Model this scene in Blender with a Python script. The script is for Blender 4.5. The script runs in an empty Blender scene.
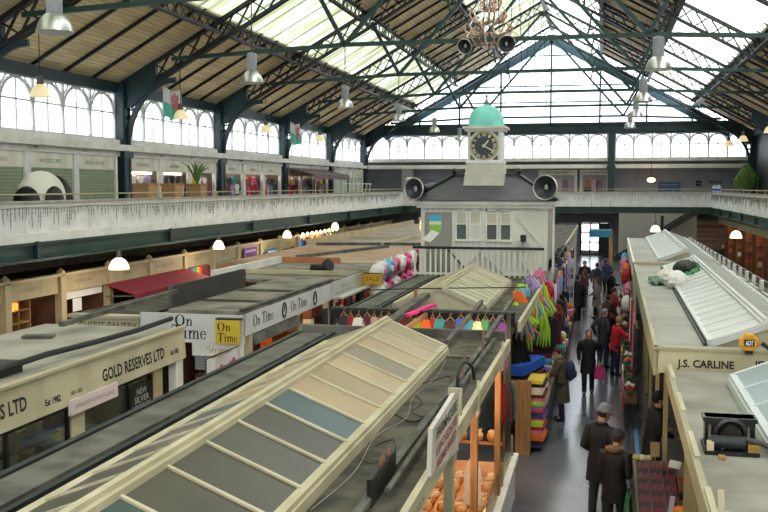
import bpy, bmesh, math, random
from mathutils import Matrix, Vector
random.seed(7)
C = bpy.context.scene.collection
PI = math.pi
sin, cos, tan = math.sin, math.cos, math.tan
ORD = ['first', 'second', 'third', 'fourth', 'fifth', 'sixth', 'seventh', 'eighth', 'ninth', 'tenth', 'eleventh', 'twelfth',
       'thirteenth', 'fourteenth', 'fifteenth', 'sixteenth', 'seventeenth', 'eighteenth', 'nineteenth', 'twentieth']
FR = [Matrix.Identity(4)]
LM = {}
SKEW = Matrix.Rotation(-0.0128, 4, 'Z')

# ---------------------------------------------------------------- materials
def lin(c):
    return tuple((x / 12.92 if x <= .04045 else ((x + .055) / 1.055) ** 2.4) for x in c)
def hx(s):
    s = s.lstrip('#')
    return lin(tuple(int(s[i:i + 2], 16) / 255 for i in (0, 2, 4)))
MATS = {}
def mat(name, col, rough=.6, col2=None, scale=3.0, metal=0, bump=0, emit=None, es=1, lines=None, stretch=None, spec=None, detail=5, lo=.38, hi=.66):
    if name in MATS: return MATS[name]
    m = bpy.data.materials.new(name); m.use_nodes = True
    nt = m.node_tree; b = nt.nodes['Principled BSDF']
    c = hx(col) if isinstance(col, str) else col
    b.inputs['Base Color'].default_value = (*c, 1)
    b.inputs['Roughness'].default_value = rough; b.inputs['Metallic'].default_value = metal
    if spec is not None: b.inputs['Specular IOR Level'].default_value = spec
    out = None
    tc = nt.nodes.new('ShaderNodeTexCoord')
    if col2:
        c2 = hx(col2) if isinstance(col2, str) else col2
        n = nt.nodes.new('ShaderNodeTexNoise'); n.inputs['Scale'].default_value = scale; n.inputs['Detail'].default_value = detail
        src = tc.outputs['Object']
        if stretch:
            mp = nt.nodes.new('ShaderNodeMapping'); mp.inputs['Scale'].default_value = stretch
            nt.links.new(src, mp.inputs['Vector']); src = mp.outputs['Vector']
        nt.links.new(src, n.inputs['Vector'])
        r = nt.nodes.new('ShaderNodeValToRGB'); r.color_ramp.elements[0].position = lo; r.color_ramp.elements[1].position = hi
        r.color_ramp.elements[0].color = (*c, 1); r.color_ramp.elements[1].color = (*c2, 1)
        nt.links.new(n.outputs['Fac'], r.inputs['Fac']); out = r.outputs['Color']
        if bump:
            bp = nt.nodes.new('ShaderNodeBump'); bp.inputs['Strength'].default_value = bump; bp.inputs['Distance'].default_value = .03
            nt.links.new(n.outputs['Fac'], bp.inputs['Height']); nt.links.new(bp.outputs['Normal'], b.inputs['Normal'])
    if lines:   # (axis, period, width, colour): joints between boards or slats
        ax, per, wid, lc = lines
        sp = nt.nodes.new('ShaderNodeSeparateXYZ'); nt.links.new(tc.outputs['Object'], sp.inputs[0])
        dv = nt.nodes.new('ShaderNodeMath'); dv.operation = 'DIVIDE'; dv.inputs[1].default_value = per; nt.links.new(sp.outputs[ax], dv.inputs[0])
        fr = nt.nodes.new('ShaderNodeMath'); fr.operation = 'FRACT'; nt.links.new(dv.outputs[0], fr.inputs[0])
        lt = nt.nodes.new('ShaderNodeMath'); lt.operation = 'LESS_THAN'; lt.inputs[1].default_value = wid; nt.links.new(fr.outputs[0], lt.inputs[0])
        mx = nt.nodes.new('ShaderNodeMix'); mx.data_type = 'RGBA'; nt.links.new(lt.outputs[0], mx.inputs['Factor'])
        if out: nt.links.new(out, mx.inputs['A'])
        else: mx.inputs['A'].default_value = (*c, 1)
        mx.inputs['B'].default_value = (*hx(lc), 1); out = mx.outputs['Result']
    if out: nt.links.new(out, b.inputs['Base Color'])
    if emit:
        b.inputs['Emission Color'].default_value = (*hx(emit), 1); b.inputs['Emission Strength'].default_value = es
    MATS[name] = m
    return m
def glassmat(name, col, tr, tl=None, gloss=.06, noise=None):
    """thin pane: a share of clear transmission, the rest diffusing glass"""
    if name in MATS: return MATS[name]
    m = bpy.data.materials.new(name); m.use_nodes = True; nt = m.node_tree
    for n in list(nt.nodes): nt.nodes.remove(n)
    o = nt.nodes.new('ShaderNodeOutputMaterial')
    t = nt.nodes.new('ShaderNodeBsdfTransparent'); t.inputs[0].default_value = (*hx(col), 1)
    d = nt.nodes.new('ShaderNodeBsdfTranslucent'); d.inputs[0].default_value = (*hx(tl or col), 1)
    g = nt.nodes.new('ShaderNodeBsdfGlossy'); g.inputs['Roughness'].default_value = .08
    a = nt.nodes.new('ShaderNodeMixShader'); a.inputs[0].default_value = tr
    nt.links.new(d.outputs[0], a.inputs[1]); nt.links.new(t.outputs[0], a.inputs[2])
    if noise:
        tc = nt.nodes.new('ShaderNodeTexCoord'); n = nt.nodes.new('ShaderNodeTexNoise'); n.inputs['Scale'].default_value = noise
        mp = nt.nodes.new('ShaderNodeMapping'); mp.inputs['Scale'].default_value = (.35, 1.6, .35)
        nt.links.new(tc.outputs['Object'], mp.inputs[0]); nt.links.new(mp.outputs[0], n.inputs['Vector'])
        r = nt.nodes.new('ShaderNodeValToRGB'); r.color_ramp.elements[0].position = .35; r.color_ramp.elements[1].position = .62
        k = hx(tl or col)
        r.color_ramp.elements[0].color = (k[0] * .62, k[1] * .6, k[2] * .5, 1); r.color_ramp.elements[1].color = (*k, 1)
        nt.links.new(n.outputs['Fac'], r.inputs[0]); nt.links.new(r.outputs[0], d.inputs[0])
    b = nt.nodes.new('ShaderNodeMixShader'); b.inputs[0].default_value = gloss
    nt.links.new(a.outputs[0], b.inputs[1]); nt.links.new(g.outputs[0], b.inputs[2]); nt.links.new(b.outputs[0], o.inputs[0])
    MATS[name] = m
    return m
def paint(hexcol, rough=.75):
    return mat('paint_' + hexcol.strip('#') + ('' if rough == .75 else str(rough)), hexcol, rough)

# ---------------------------------------------------------------- mesh builder
class MB:
    def __init__(s): s.v = []; s.f = []; s.m = []
    def add(s, vs, fs, m=0):
        o = len(s.v); s.v += [Vector(v) for v in vs]; s.f += [tuple(i + o for i in f) for f in fs]; s.m += [m] * len(fs); return s
    def bx(s, x0, x1, y0, y1, z0, z1, m=0):
        return s.add([(x0, y0, z0), (x1, y0, z0), (x1, y1, z0), (x0, y1, z0), (x0, y0, z1), (x1, y0, z1), (x1, y1, z1), (x0, y1, z1)],
              [(0, 3, 2, 1), (4, 5, 6, 7), (0, 1, 5, 4), (1, 2, 6, 5), (2, 3, 7, 6), (3, 0, 4, 7)], m)
    def box(s, c, d, rz=0, m=0, rx=0, ry=0):
        R = Matrix.Rotation(rz, 3, 'Z') @ Matrix.Rotation(ry, 3, 'Y') @ Matrix.Rotation(rx, 3, 'X'); c = Vector(c)
        vs = [c + R @ Vector((sx * d[0] / 2, sy * d[1] / 2, sz * d[2] / 2)) for sz in (-1, 1) for sx, sy in ((-1, -1), (1, -1), (1, 1), (-1, 1))]
        return s.add(vs, [(0, 3, 2, 1), (4, 5, 6, 7), (0, 1, 5, 4), (1, 2, 6, 5), (2, 3, 7, 6), (3, 0, 4, 7)], m)
    def bar(s, p, q, w, h, m=0, up=(0, 0, 1)):
        p = Vector(p); q = Vector(q); d = (q - p).normalized(); u = Vector(up)
        if abs(d.dot(u)) > .99: u = Vector((1, 0, 0)) if abs(d.x) < .9 else Vector((0, 1, 0))
        r = d.cross(u).normalized() * w / 2; u = r.cross(d).normalized() * h / 2
        vs = [p - r - u, p + r - u, p + r + u, p - r + u, q - r - u, q + r - u, q + r + u, q - r + u]
        return s.add(vs, [(0, 1, 2, 3), (7, 6, 5, 4), (0, 4, 5, 1), (1, 5, 6, 2), (2, 6, 7, 3), (3, 7, 4, 0)], m)
    def tube(s, pts, r, n=6, closed=False, m=0, cap=True):
        P = [Vector(p) for p in pts]; k = len(P); rings = []
        rs = r if isinstance(r, (list, tuple)) else [r] * k
        pu = None
        for i in range(k):
            a = P[(i - 1) % k] if (closed or i > 0) else P[i]; b = P[(i + 1) % k] if (closed or i < k - 1) else P[i]
            d = (b - a)
            d = d.normalized() if d.length > 1e-9 else Vector((0, 0, 1))
            if pu is None:
                pu = Vector((0, 0, 1)) if abs(d.z) < .9 else Vector((1, 0, 0))
            u = (pu - d * pu.dot(d))
            u = u.normalized() if u.length > 1e-6 else d.orthogonal().normalized()
            w = d.cross(u); pu = u
            rings.append([P[i] + (u * cos(2 * PI * j / n) + w * sin(2 * PI * j / n)) * rs[i] for j in range(n)])
        vs = [v for g in rings for v in g]; fs = []
        for i in range(k if closed else k - 1):
            for j in range(n):
                a = i * n + j; b = i * n + (j + 1) % n; i2 = (i + 1) % k
                fs.append((a, b, i2 * n + (j + 1) % n, i2 * n + j))
        if not closed and cap:
            fs.append(tuple(range(n - 1, -1, -1))); fs.append(tuple((k - 1) * n + j for j in range(n)))
        return s.add(vs, fs, m)
    def lathe(s, prof, c=(0, 0, 0), n=16, m=0, R=None):
        c = Vector(c); vs = []; fs = []; k = len(prof); R = R or Matrix.Identity(3)
        for r, z in prof:
            for j in range(n):
                vs.append(c + R @ Vector((r * cos(2 * PI * j / n), r * sin(2 * PI * j / n), z)))
        for i in range(k - 1):
            for j in range(n):
                fs.append((i * n + j, i * n + (j + 1) % n, (i + 1) * n + (j + 1) % n, (i + 1) * n + j))
        if prof[0][0] > 1e-6: fs.append(tuple(range(n - 1, -1, -1)))
        if prof[-1][0] > 1e-6: fs.append(tuple((k - 1) * n + j for j in range(n)))
        return s.add(vs, fs, m)
    def prism(s, poly, vec, m=0):
        n = len(poly); vec = Vector(vec)
        vs = [Vector(p) for p in poly] + [Vector(p) + vec for p in poly]
        return s.add(vs, [tuple(range(n - 1, -1, -1)), tuple(range(n, 2 * n))] + [(i, (i + 1) % n, n + (i + 1) % n, n + i) for i in range(n)], m)
    def ell(s, c, r, nu=14, nv=9, m=0, R=None):
        c = Vector(c); R = R or Matrix.Identity(3); vs = [c + R @ Vector((0, 0, -r[2]))]; fs = []
        for i in range(1, nv):
            a = -PI / 2 + PI * i / nv
            for j in range(nu):
                t = 2 * PI * j / nu
                vs.append(c + R @ Vector((r[0] * cos(a) * cos(t), r[1] * cos(a) * sin(t), r[2] * sin(a))))
        vs.append(c + R @ Vector((0, 0, r[2])))
        for j in range(nu): fs.append((0, 1 + (j + 1) % nu, 1 + j))
        for i in range(nv - 2):
            for j in range(nu):
                a = 1 + i * nu + j; b = 1 + i * nu + (j + 1) % nu
                fs.append((a, b, b + nu, a + nu))
        t = len(vs) - 1; o = 1 + (nv - 2) * nu
        for j in range(nu): fs.append((o + j, o + (j + 1) % nu, t))
        return s.add(vs, fs, m)
    def mesh(s, name, M=None):
        me = bpy.data.meshes.new(name)
        vs = [(M @ v) for v in s.v] if M is not None else s.v
        me.from_pydata([tuple(v) for v in vs], [], s.f)
        me.polygons.foreach_set('material_index', s.m)
        bm = bmesh.new(); bm.from_mesh(me); bmesh.ops.recalc_face_normals(bm, faces=bm.faces); bm.to_mesh(me); bm.free()
        return me
    def build(s, name, mats, parent=None, loc=None, smooth=False, label=None, kind=None):
        if not isinstance(mats, (list, tuple)): mats = [mats]
        if parent is not None:
            L = LM[parent.name]; me = s.mesh(name, L.inverted())
        else:
            if loc is None:
                n = len(s.v); loc = (sum(v.x for v in s.v) / n, sum(v.y for v in s.v) / n, min(v.z for v in s.v))
            L = Matrix.Translation(loc); me = s.mesh(name, L.inverted())
        for mt in mats: me.materials.append(mt)
        if smooth:
            me.polygons.foreach_set('use_smooth', [True] * len(me.polygons))
            try: me.set_sharp_from_angle(angle=.7)
            except Exception: pass
        o = bpy.data.objects.new(name, me); C.objects.link(o)
        if parent is not None: o.parent = parent
        else: o.matrix_basis = FR[-1] @ L
        LM[o.name] = L
        if label: o['label'] = label
        if kind: o['kind'] = kind
        return o
def thing(name, label, cat, loc=(0, 0, 0), rot=0, group=None, kind=None):
    o = bpy.data.objects.new(name, None); C.objects.link(o); o.empty_display_size = .2
    L = Matrix.Translation(loc) @ Matrix.Rotation(rot, 4, 'Z'); LM[o.name] = L; o.matrix_basis = FR[-1] @ L
    if kind: o['kind'] = kind
    if label: o['label'] = label
    if cat: o['category'] = cat
    if group: o['group'] = group
    return o
def tag(o, label, cat, group=None):
    o['label'] = label; o['category'] = cat
    if group: o['group'] = group
    return o
def setting(name, mb, mats, smooth=False, label=None):
    o = mb.build(name, mats, None, (0, 0, 0), smooth); o['kind'] = 'structure'
    if label: o['label'] = label
    return o
def dup(root, loc, rot=0, label=None, group=None, scale=None, swap=None):
    """a copy of a thing with copies of its parts and sub-parts"""
    def cp(o, par):
        c = o.copy(); C.objects.link(c)
        if par is not None: c.parent = par
        LM[c.name] = LM.get(o.name, Matrix.Identity(4))
        if swap and c.type == 'MESH':
            for i, sl in enumerate(c.material_slots):
                if sl.material and sl.material.name in swap:
                    sl.link = 'OBJECT'; sl.material = swap[sl.material.name]
        for ch in [q for q in KIDS.get(o.name, [])]: cp(ch, c)
        return c
    KIDS = {}
    for q in C.objects:
        if q.parent: KIDS.setdefault(q.parent.name, []).append(q)
    r = cp(root, None); L = Matrix.Translation(loc) @ Matrix.Rotation(rot, 4, 'Z'); LM[r.name] = L
    r.matrix_basis = FR[-1] @ L @ (Matrix.Diagonal((*scale, 1)) if scale else Matrix.Identity(4))
    if label: r['label'] = label
    if group: r['group'] = group
    return r
def text(s, o, right, up, height, m, parent=None, width=None, name='lettering', depth=.006, align='CENTER', bold=0, loc=None):
    """lettering on a surface: o = middle (or left) of the baseline, height = cap height, width = total width to fit"""
    cu = bpy.data.curves.new('t', 'FONT'); cu.body = s; cu.size = 1; cu.align_x = align; cu.extrude = 0; cu.offset = bold; cu.resolution_u = 2
    ob = bpy.data.objects.new('t', cu); C.objects.link(ob); dg = bpy.context.evaluated_depsgraph_get()
    me = bpy.data.meshes.new_from_object(ob.evaluated_get(dg)); bpy.data.objects.remove(ob); bpy.data.curves.remove(cu)
    xs = [v.co.x for v in me.vertices]; w = max(xs) - min(xs); sy = height / .69; sx = width / w if width else sy
    R = Vector(right).normalized(); U = Vector(up).normalized(); N = R.cross(U); o = Vector(o)
    mb = MB()
    vs = [o + R * v.co.x * sx + U * v.co.y * sy + N * depth for v in me.vertices]
    mb.add(vs, [tuple(p.vertices) for p in me.polygons]); bpy.data.meshes.remove(me)
    return mb.build(name, m, parent, loc)
# ================================================================ materials used all over
M_teal = mat('teal_iron', '#102b31', .45, '#17353a', 2.0)
M_green = mat('green_iron', '#15342d', .45, '#1c4239', 2.0)
M_dark = mat('dark_iron', '#0e1415', .5, '#1a2222', 2.0)
M_board = mat('roof_boards', '#ead6aa', .7, '#cfb88a', 1.2, lines=('X', .17, .09, '#947f58'), stretch=(3, .4, 3))
M_white = mat('cream_white', '#e4e2db', .55, '#d2cfc5', 1.5)
M_panel = mat('gallery_panel', '#e6e6e3', .5, '#d4d3cf', 2.2)
M_cream = mat('stall_cream', '#c4bb99', .5, '#aea484', 1.3)
M_cream2 = mat('skylight_cream', '#bdb497', .45, '#aaa183', 2.0)
M_shop = mat('shopfront_cream', '#b9a883', .55, '#a0906c', 1.4)
M_felt = mat('roof_felt', '#575243', .85, '#2c2a22', 2.6, bump=.4, lo=.4, hi=.62, detail=9)
M_felt2 = mat('roof_felt_pale', '#8f877a', .8, '#665f54', 1.6, bump=.3, lo=.4, hi=.64, detail=9)
M_grey = mat('pale_roof_sheet', '#a3a095', .6, '#8f8c80', 1.0)
M_strip = mat('grey_lead', '#65635a', .7, '#434139', 2.4, lo=.4, hi=.62, detail=9)
M_black = mat('black_paint', '#121212', .5)
M_ink = mat('sign_ink', '#1b1916', .6)
M_wood = mat('wood_post', '#a9814f', .6, '#8a6338', 3, stretch=(6, 6, .6))
M_steel = mat('spun_metal', '#b9bbb8', .3, metal=.85)
M_cable = mat('cable_black', '#161513', .6)
M_glow = mat('lamp_glow', '#fff6e0', .5, emit='#fff2d8', es=4)
M_warm = mat('warm_glow', '#ffe2b0', .5, emit='#ffcf8a', es=9)
M_shutter = mat('roller_shutter', '#8d9a7c', .5, '#818e72', 2.0, lines=('Z', .11, .2, '#66725a'))
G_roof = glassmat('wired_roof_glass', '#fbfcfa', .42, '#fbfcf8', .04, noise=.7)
G_roofl = glassmat('dimmed_roof_glass', '#f2f4ee', .06, '#d3d7ca', .04, noise=.8)  # left panes dimmed in colour to stand in for less light there
G_win = glassmat('window_glass', '#ffffff', .62, '#f4f6f6', .05)
G_gab = glassmat('gable_glass', '#ffffff', .7, '#eef4fa', .05)
G_clear = glassmat('clear_pane', '#dfe6e2', .9, '#c8d0cc', .12)

XL, XR, XC = -18.5, 10.7, -3.95
GL, GRX, GB = -15.0, 7.72, 72.0            # faces of the three galleries
YK = [5.1, 14.9, 24.7, 34.45, 44.15, 53.85, 63.7, 73.6]
def zr(d): return 17.62 - .555 * d          # roof plane above distance d from the ridge
def rp(side, d, dz=0): return (XC + side * d, zr(d) + dz)

# ================================================================ floor
M_floor = mat('wet_concrete', '#6e6e74', .2, '#4c4c52', .45, spec=.6, detail=6)
setting('floor', MB().bx(-21, 13, -7, 80, -.15, 0), M_floor)
stripe = MB().bx(.72, .80, 5, 60, 0.001, .006)
FR.append(SKEW)
setting('trim_1', MB().bx(.50, .58, 5, 60, 0.002, .006), mat('blue_floor_tape', '#5f93c4', .5), label='blue stripe painted along the aisle floor')
FR.pop()

# ================================================================ roof
for side, nm in ((-1, 'left'), (1, 'right')):
    root = thing('ceiling', None, None, (0, 0, 0), kind='structure')
    for d0, d1 in ((14.9, 10.4), (7.1, 3.75)):
        x0, z0 = rp(side, d0); x1, z1 = rp(side, d1)
        MB().prism([(x0, -6, z0), (x1, -6, z1), (x1, -6, z1 + .12), (x0, -6, z0 + .12)], (0, 82, 0)).build('board_panel', M_board, root)
    for d0, d1 in ((10.4, 7.1), (3.75, 0)):
        for k in range(-1, 7):
            x0, z0 = rp(side, d0); x1, z1 = rp(side, d1)
            y0, y1 = (YK[k], YK[k + 1]) if k >= 0 else (-6, YK[0])
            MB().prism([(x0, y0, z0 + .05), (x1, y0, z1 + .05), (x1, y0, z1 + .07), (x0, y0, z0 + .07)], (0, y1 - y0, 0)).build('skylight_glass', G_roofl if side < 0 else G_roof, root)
    for k in range(1, 7):                                # common rafters and glazing bars between the trusses
        for i in range(1, 5):
            y = YK[k] + (YK[k + 1] - YK[k]) * i / 5
            b = MB()
            for d0, d1, w in ((14.7, 10.4, .1), (7.1, 3.75, .1)):
                x0, z0 = rp(side, d0, -.12); x1, z1 = rp(side, d1, -.12)
                b.bar((x0, y, z0 + .05), (x1, y, z1 + .05), w, .1)
            b.build('rafter', M_dark, root)
            b = MB()
            for d0, d1 in ((10.4, 7.1), (3.75, .1)):
                x0, z0 = rp(side, d0, 0); x1, z1 = rp(side, d1, 0)
                b.bar((x0, y, z0), (x1, y, z1), .035, .06)
            b.build('glazing_bar', mat('pale_glazing_bar', '#d3d6cd', .5), root)
    for d, w in ((10.4, .5), (7.1, .5), (3.75, .36)):    # lattice purlins along the hall
        for k in range(1, 7):
            x, z = rp(side, d, -.1); b = MB(); y0, y1 = YK[k], YK[k + 1]; zl = z - w
            b.bar((x, y0, z), (x, y1, z), .16, .1); b.bar((x, y0, zl), (x, y1, zl), .22, .08)
            n = 14
            for i in range(n):
                a = y0 + (y1 - y0) * i / n; c = y0 + (y1 - y0) * (i + 1) / n
                b.bar((x, a, z), (x, c, zl), .03, .05); b.bar((x, a, zl), (x, c, z), .03, .05)
            for i in range(0, 6):                        # small curled brackets below the glass edge
                yy = y0 + (y1 - y0) * i / 5
                pts = [(x - side * (.35 * t), yy, z - w * (1 - t) ** 2 + .02) for t in (0, .25, .5, .75, 1)]
                b.tube(pts, .035, 5)
            b.build('purlin', M_dark, root)
    x, z = rp(side, 14.62, -.3)
    MB().bx(min(x - .12, x + .12), max(x - .12, x + .12), -6, 74, 9.02, 9.42).build('eaves_beam', M_teal, root)
    x0, z0 = rp(side, 10.4, -.66)
    MB().bx(x0 - .22, x0 + .22, 66, 75, z0 - .05, z0).build('sunlit_strip', mat('sunlit_grey', '#b9bcbb', .4), root)  # pale colour stands in for sun on the far purlin underside
setting('trim_2', MB().bx(XC - .12, XC + .12, -6, 76, 17.3, 17.7), M_dark, label='ridge beam of the hall roof')

# ================================================================ trusses and columns
def lattice(b, pts_top, pts_bot, y, n, w=.09):
    (xa, za), (xb, zb) = pts_top; (xc, zc), (xd, zd) = pts_bot
    b.bar((xa, y, za), (xb, y, zb), .24, .14); b.bar((xc, y, zc), (xd, y, zd), .24, .12)
    for i in range(n):
        t0, t1 = i / n, (i + 1) / n
        A = (xa + (xb - xa) * t0, y, za + (zb - za) * t0); B = (xa + (xb - xa) * t1, y, za + (zb - za) * t1)
        Cc = (xc + (xd - xc) * t0, y, zc + (zd - zc) * t0); D = (xc + (xd - xc) * t1, y, zc + (zd - zc) * t1)
        b.bar(A, D, .05, w, up=(0, 1, 0)); b.bar(Cc, B, .05, w, up=(0, 1, 0))
def make_truss(y, label):
    t = thing('roof_truss', label, 'roof truss', (XC, y, 8.9), 0, 'iron trusses carrying the hall roof')
    for s in (-1, 1):
        b = MB(); dp = .78
        lattice(b, (rp(s, 13.1, -.2), rp(s, 6.4, -.2)), (rp(s, 13.1, -.2 - dp), rp(s, 6.4, -.2 - dp)), y, 10)
        lattice(b, (rp(s, 6.4, -.2), rp(s, .1, -.2)), (rp(s, 6.4, -.2 - dp), rp(s, .1, -.2 - dp * .8)), y, 11)
        b.build('lattice_rafter', M_dark, t)
        b = MB(); x0, z0 = rp(s, 14.65, -.1); x1, z1 = rp(s, 13.0, -.1)
        xh, zh = XC + s * 13.0, z1 - dp - .1
        poly = [(x0, y - .11, z0), (x1, y - .11, z1), (xh, y - .11, zh), (XC + s * 13.5, y - .11, zh - .5), (XC + s * 14.0, y - .11, zh - .9), (x0, y - .11, zh - 1.1)]
        b.prism(poly, (0, .22, 0)); b.build('haunch_plate', M_teal, t)
        b = MB(); b.bar((XC + s * 12.35, y, 10.3), (XC + s * 5.42, y, 10.62), .13, .15); b.build('tie_beam', M_green, t)
        b = MB(); nx, nz = XC + s * 5.42, 10.62
        x1, z1 = rp(s, 6.75, -.8); b.bar((nx, y, nz), (x1, y, z1), .13, .15); b.build('strut', M_teal, t)
        b = MB(); b.bar((nx, y, nz), (XC + s * .15, y, 16.55), .13, .15); b.build('strut', M_green, t)
        b = MB(); x1, z1 = rp(s, 3.3, -.8); b.bar((XC + s * 3.0, y, 13.35), (x1, y, z1), .1, .1)
        pts = [(XC + s * (3.1 + .5 * sin(a)), y, 13.9 + .5 * (1 - cos(a))) for a in (0, .4, .8, 1.2, 1.57)]
        b.tube(pts, .05, 5); b.build('brace', M_green, t)
    b = MB().bar((XC - 5.42, y, 10.62), (XC + 5.42, y, 10.62), .13, .15); b.build('tie_beam', M_green, t)
    MB().lathe([(.0, -.18), (.16, -.14), (.2, 0), (.16, .14), (0, .18)], (XC, y, 16.62), 10).build('boss', M_dark, t, smooth=True)
    b = MB()
    for dx in (-.05, .05): b.tube([(XC + dx, y, 16.6), (XC + dx * 6, y, 10.65)], .018, 5)
    b.build('hanger_rod', M_dark, t)
    return t
tr0 = make_truss(YK[1], 'iron roof truss highest in the picture, over the first pendant lamps')
tl = {2: 'iron roof truss with lattice rafters, second from the near end of the hall',
      3: 'iron roof truss landing on the teal column beside the three shuttered gallery shops',
      4: 'iron roof truss whose left foot stands beyond the red and green flag',
      5: 'iron roof truss landing near the brown gallery awning, fourth from the gable',
      6: 'iron roof truss in front of the last bay before the glazed gable',
      7: 'iron roof truss standing directly against the glazed end gable'}
for k in range(2, 8): dup(tr0, (XC, YK[k], 8.9), 0, tl[k])

def make_column(side, y, label):
    x = XL if side < 0 else XR; s = -side
    t = thing('iron_column', label, 'column', (x, y, 3.85), 0, 'cast iron columns along the galleries')
    b = MB(); b.bx(x - .24, x + .24, y - .3, y + .3, 3.85, 9.3); b.bx(x - .34, x + .34, y - .38, y + .38, 3.85, 4.5)
    b.bx(x - .31, x + .31, y - .36, y + .36, 6.5, 6.75); b.bx(x - .29, x + .29, y - .34, y + .34, 8.9, 9.35)
    b.build('shaft', M_teal, t)
    for dy in (-.2, .2): MB().bx(x + s * .24 - .03, x + s * .24 + .03, y + dy - .07, y + dy + .07, 4.5, 9.0).build('fillet', M_teal, t)
    b = MB()                                              # arched spandrel with scrolls, towards the hall
    arc = [(x + s * (.26 + 2.1 * (1 - cos(a))), y, 6.75 + 2.75 * sin(a)) for a in [i * PI / 20 for i in range(11)]]
    for i in range(10): b.bar(arc[i], arc[i + 1], .2, .12, up=(0, 1, 0))
    b.build('arched_bracket', M_teal, t)
    b = MB()
    for i in range(1, 10):
        a = i * PI / 20; px = x + s * (.26 + 2.1 * (1 - cos(a))); pz = 6.75 + 2.75 * sin(a)
        for q in range(1, 4):
            f = q / 4; cx = x + s * .26 + (px - x - s * .26) * f; r = min(.14, abs(px - x - s * .26) * .16 + .03)
            b.tube([(cx + r * cos(2 * PI * j / 9), y, pz + .08 + r * sin(2 * PI * j / 9)) for j in range(9)], .022, 4, True)
    b.build('scrollwork', M_dark, t)
    return t
lab = {(-1, 2): 'teal iron column at the near end of the shuttered gallery shops', (-1, 3): 'teal iron column standing between the shuttered shops and the open gallery shops',
       (-1, 4): 'teal iron column left of the gallery shop with the lit interior, second in view', (-1, 5): 'teal iron column just before the brown gallery awning',
       (-1, 6): 'teal iron column just beyond the brown gallery awning', (-1, 7): 'teal iron column in the far left corner of the gallery',
       (1, 7): 'teal iron column in the far right corner beside the trailing plant'}
c0 = {}
for (s, k), l in lab.items(): make_column(s, YK[k] if k < 7 else 73.4, l)

# ================================================================ arched windows
wn = [0]
def arcade(p, q, z0, z1, n, root, transom=.56):
    p = Vector(p); q = Vector(q); L = (q - p).length; d = (q - p) / L; w = L / n; nrm = Vector((-d.y, d.x, 0))
    def at(u, z, o=0): return p + d * u + nrm * o + Vector((0, 0, z))
    b = MB()
    b.bar(at(0, z0), at(L, z0), .16, .14); b.bar(at(0, z1 - .03), at(L, z1 - .03), .14, .1)
    ht = z1 - z0; zs = z1 - .1 - w / 2
    zs = max(zs, z0 + ht * .45)
    for i in range(n + 1): b.bar(at(i * w, z0), at(i * w, z1), .13, .1, up=d)
    for i in range(n):
        b.bar(at((i + .5) * w, z0), at((i + .5) * w, z1 - .15), .05, .06, up=d)
        b.bar(at(i * w, z0 + ht * transom), at((i + 1) * w, z0 + ht * transom), .05, .06)
        m = 12; rz = z1 - .1 - zs
        arc = [at((i + .5) * w - cos(PI * j / m) * (w / 2 - .03), zs + sin(PI * j / m) * rz) for j in range(m + 1)]
        for j in range(m): b.bar(arc[j], arc[j + 1], .1, .09, up=nrm)
        for e in (0, 1):                                  # small strut in the spandrel
            b.bar(at((i + e) * w, zs + rz * .55), at((i + .5) * w + (e - .5) * w * .52, z1 - .06), .05, .05, up=nrm)
    b.build('window_frame', mat('white_window_paint', '#c9cac6', .5), root)
    MB().prism([at(0, z0, .02), at(L, z0, .02), at(L, z1, .02), at(0, z1, .02)], nrm * .008).build('glass', G_win, root)
def window(nm=None):
    wn[0] += 1
    return thing('window_%d' % wn[0], None, None, kind='structure')
for k in range(1, 7):
    r = window(); y0, y1 = YK[k] + .3, YK[k + 1] - .3
    arcade((XL - .15, y0, 0), (XL - .15, y1, 0), 7.2, 9.06, 5, r)
    MB().bx(XL - .25, XL + .1, y0 - .3, y1 + .3, 7.02, 7.2).build('window_sill', M_white, r)
r = window(); arcade((XR + .15, 34.75, 0), (XR + .15, 53.6, 0), 7.2, 9.06, 10, r)
r = window(); arcade((XR + .15, 54.1, 0), (XR + .15, 62.5, 0), 7.2, 9.06, 5, r)
setting('trim_7', MB().bx(XR + .1, XR + .25, 62.5, 76, 4.0, 9.1), M_dark, label='dark sheet added to darken the far right corner of the gallery')  # dark sheet added in place of windows to darken this corner
r = window(); arcade((XR + .15, -5.5, 0), (XR + .15, 34.3, 0), 7.2, 9.06, 20, r)
r = window(); arcade((XL - .15, -5.5, 0), (XL - .15, 14.6, 0), 7.2, 9.06, 10, r)
r = window(); arcade((.35, 75, 0), (-18.1, 75, 0), 7.5, 9.42, 13, r)
r = window(); arcade((10.4, 75, 0), (.95, 75, 0), 7.5, 9.42, 7, r)
# gable
b = MB(); b.bx(-18.7, 10.9, 74.7, 75.1, 9.42, 10.25); b.bx(-18.7, 10.9, 74.55, 74.7, 9.5, 9.62); b.bx(-18.7, 10.9, 74.55, 74.7, 10.05, 10.2)
setting('trim_3', b, M_teal, label='teal beam across the foot of the glazed gable')
r = window(); b = MB()
gz = lambda x: zr(abs(x - XC)) - .95
for x in (-14.25, -11.05, -7.8, XC, -.25, 3.2, 6.5): b.bar((x, 75, 10.2), (x, 75, gz(x)), .17, .14, up=(1, 0, 0))
for z in (11.85, 13.1, 14.3, 15.4):
    h = (16.6 - z) / .555; b.bar((XC - h, 75, z), (XC + h, 75, z), .09, .1)
for s in (-1, 1):
    b.bar((XC + s * 13.2, 75, gz(XC + s * 13.2)), (XC, 75, gz(XC)), .35, .7)
b.build('window_frame', mat('gable_frame', '#3d5866', .5), r)
h = (17.4 - 10.2) / .555
MB().prism([(XC - h, 75.05, 10.2), (XC + h, 75.05, 10.2), (XC, 75.05, 17.35)], (0, .01, 0)).build('glass', G_gab, r)

r = window(); MB().prism([(XC - h, -6.05, 9.6), (XC + h, -6.05, 9.6), (XC, -6.05, 17.35)], (0, .01, 0)).build('glass', G_gab, r)
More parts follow.
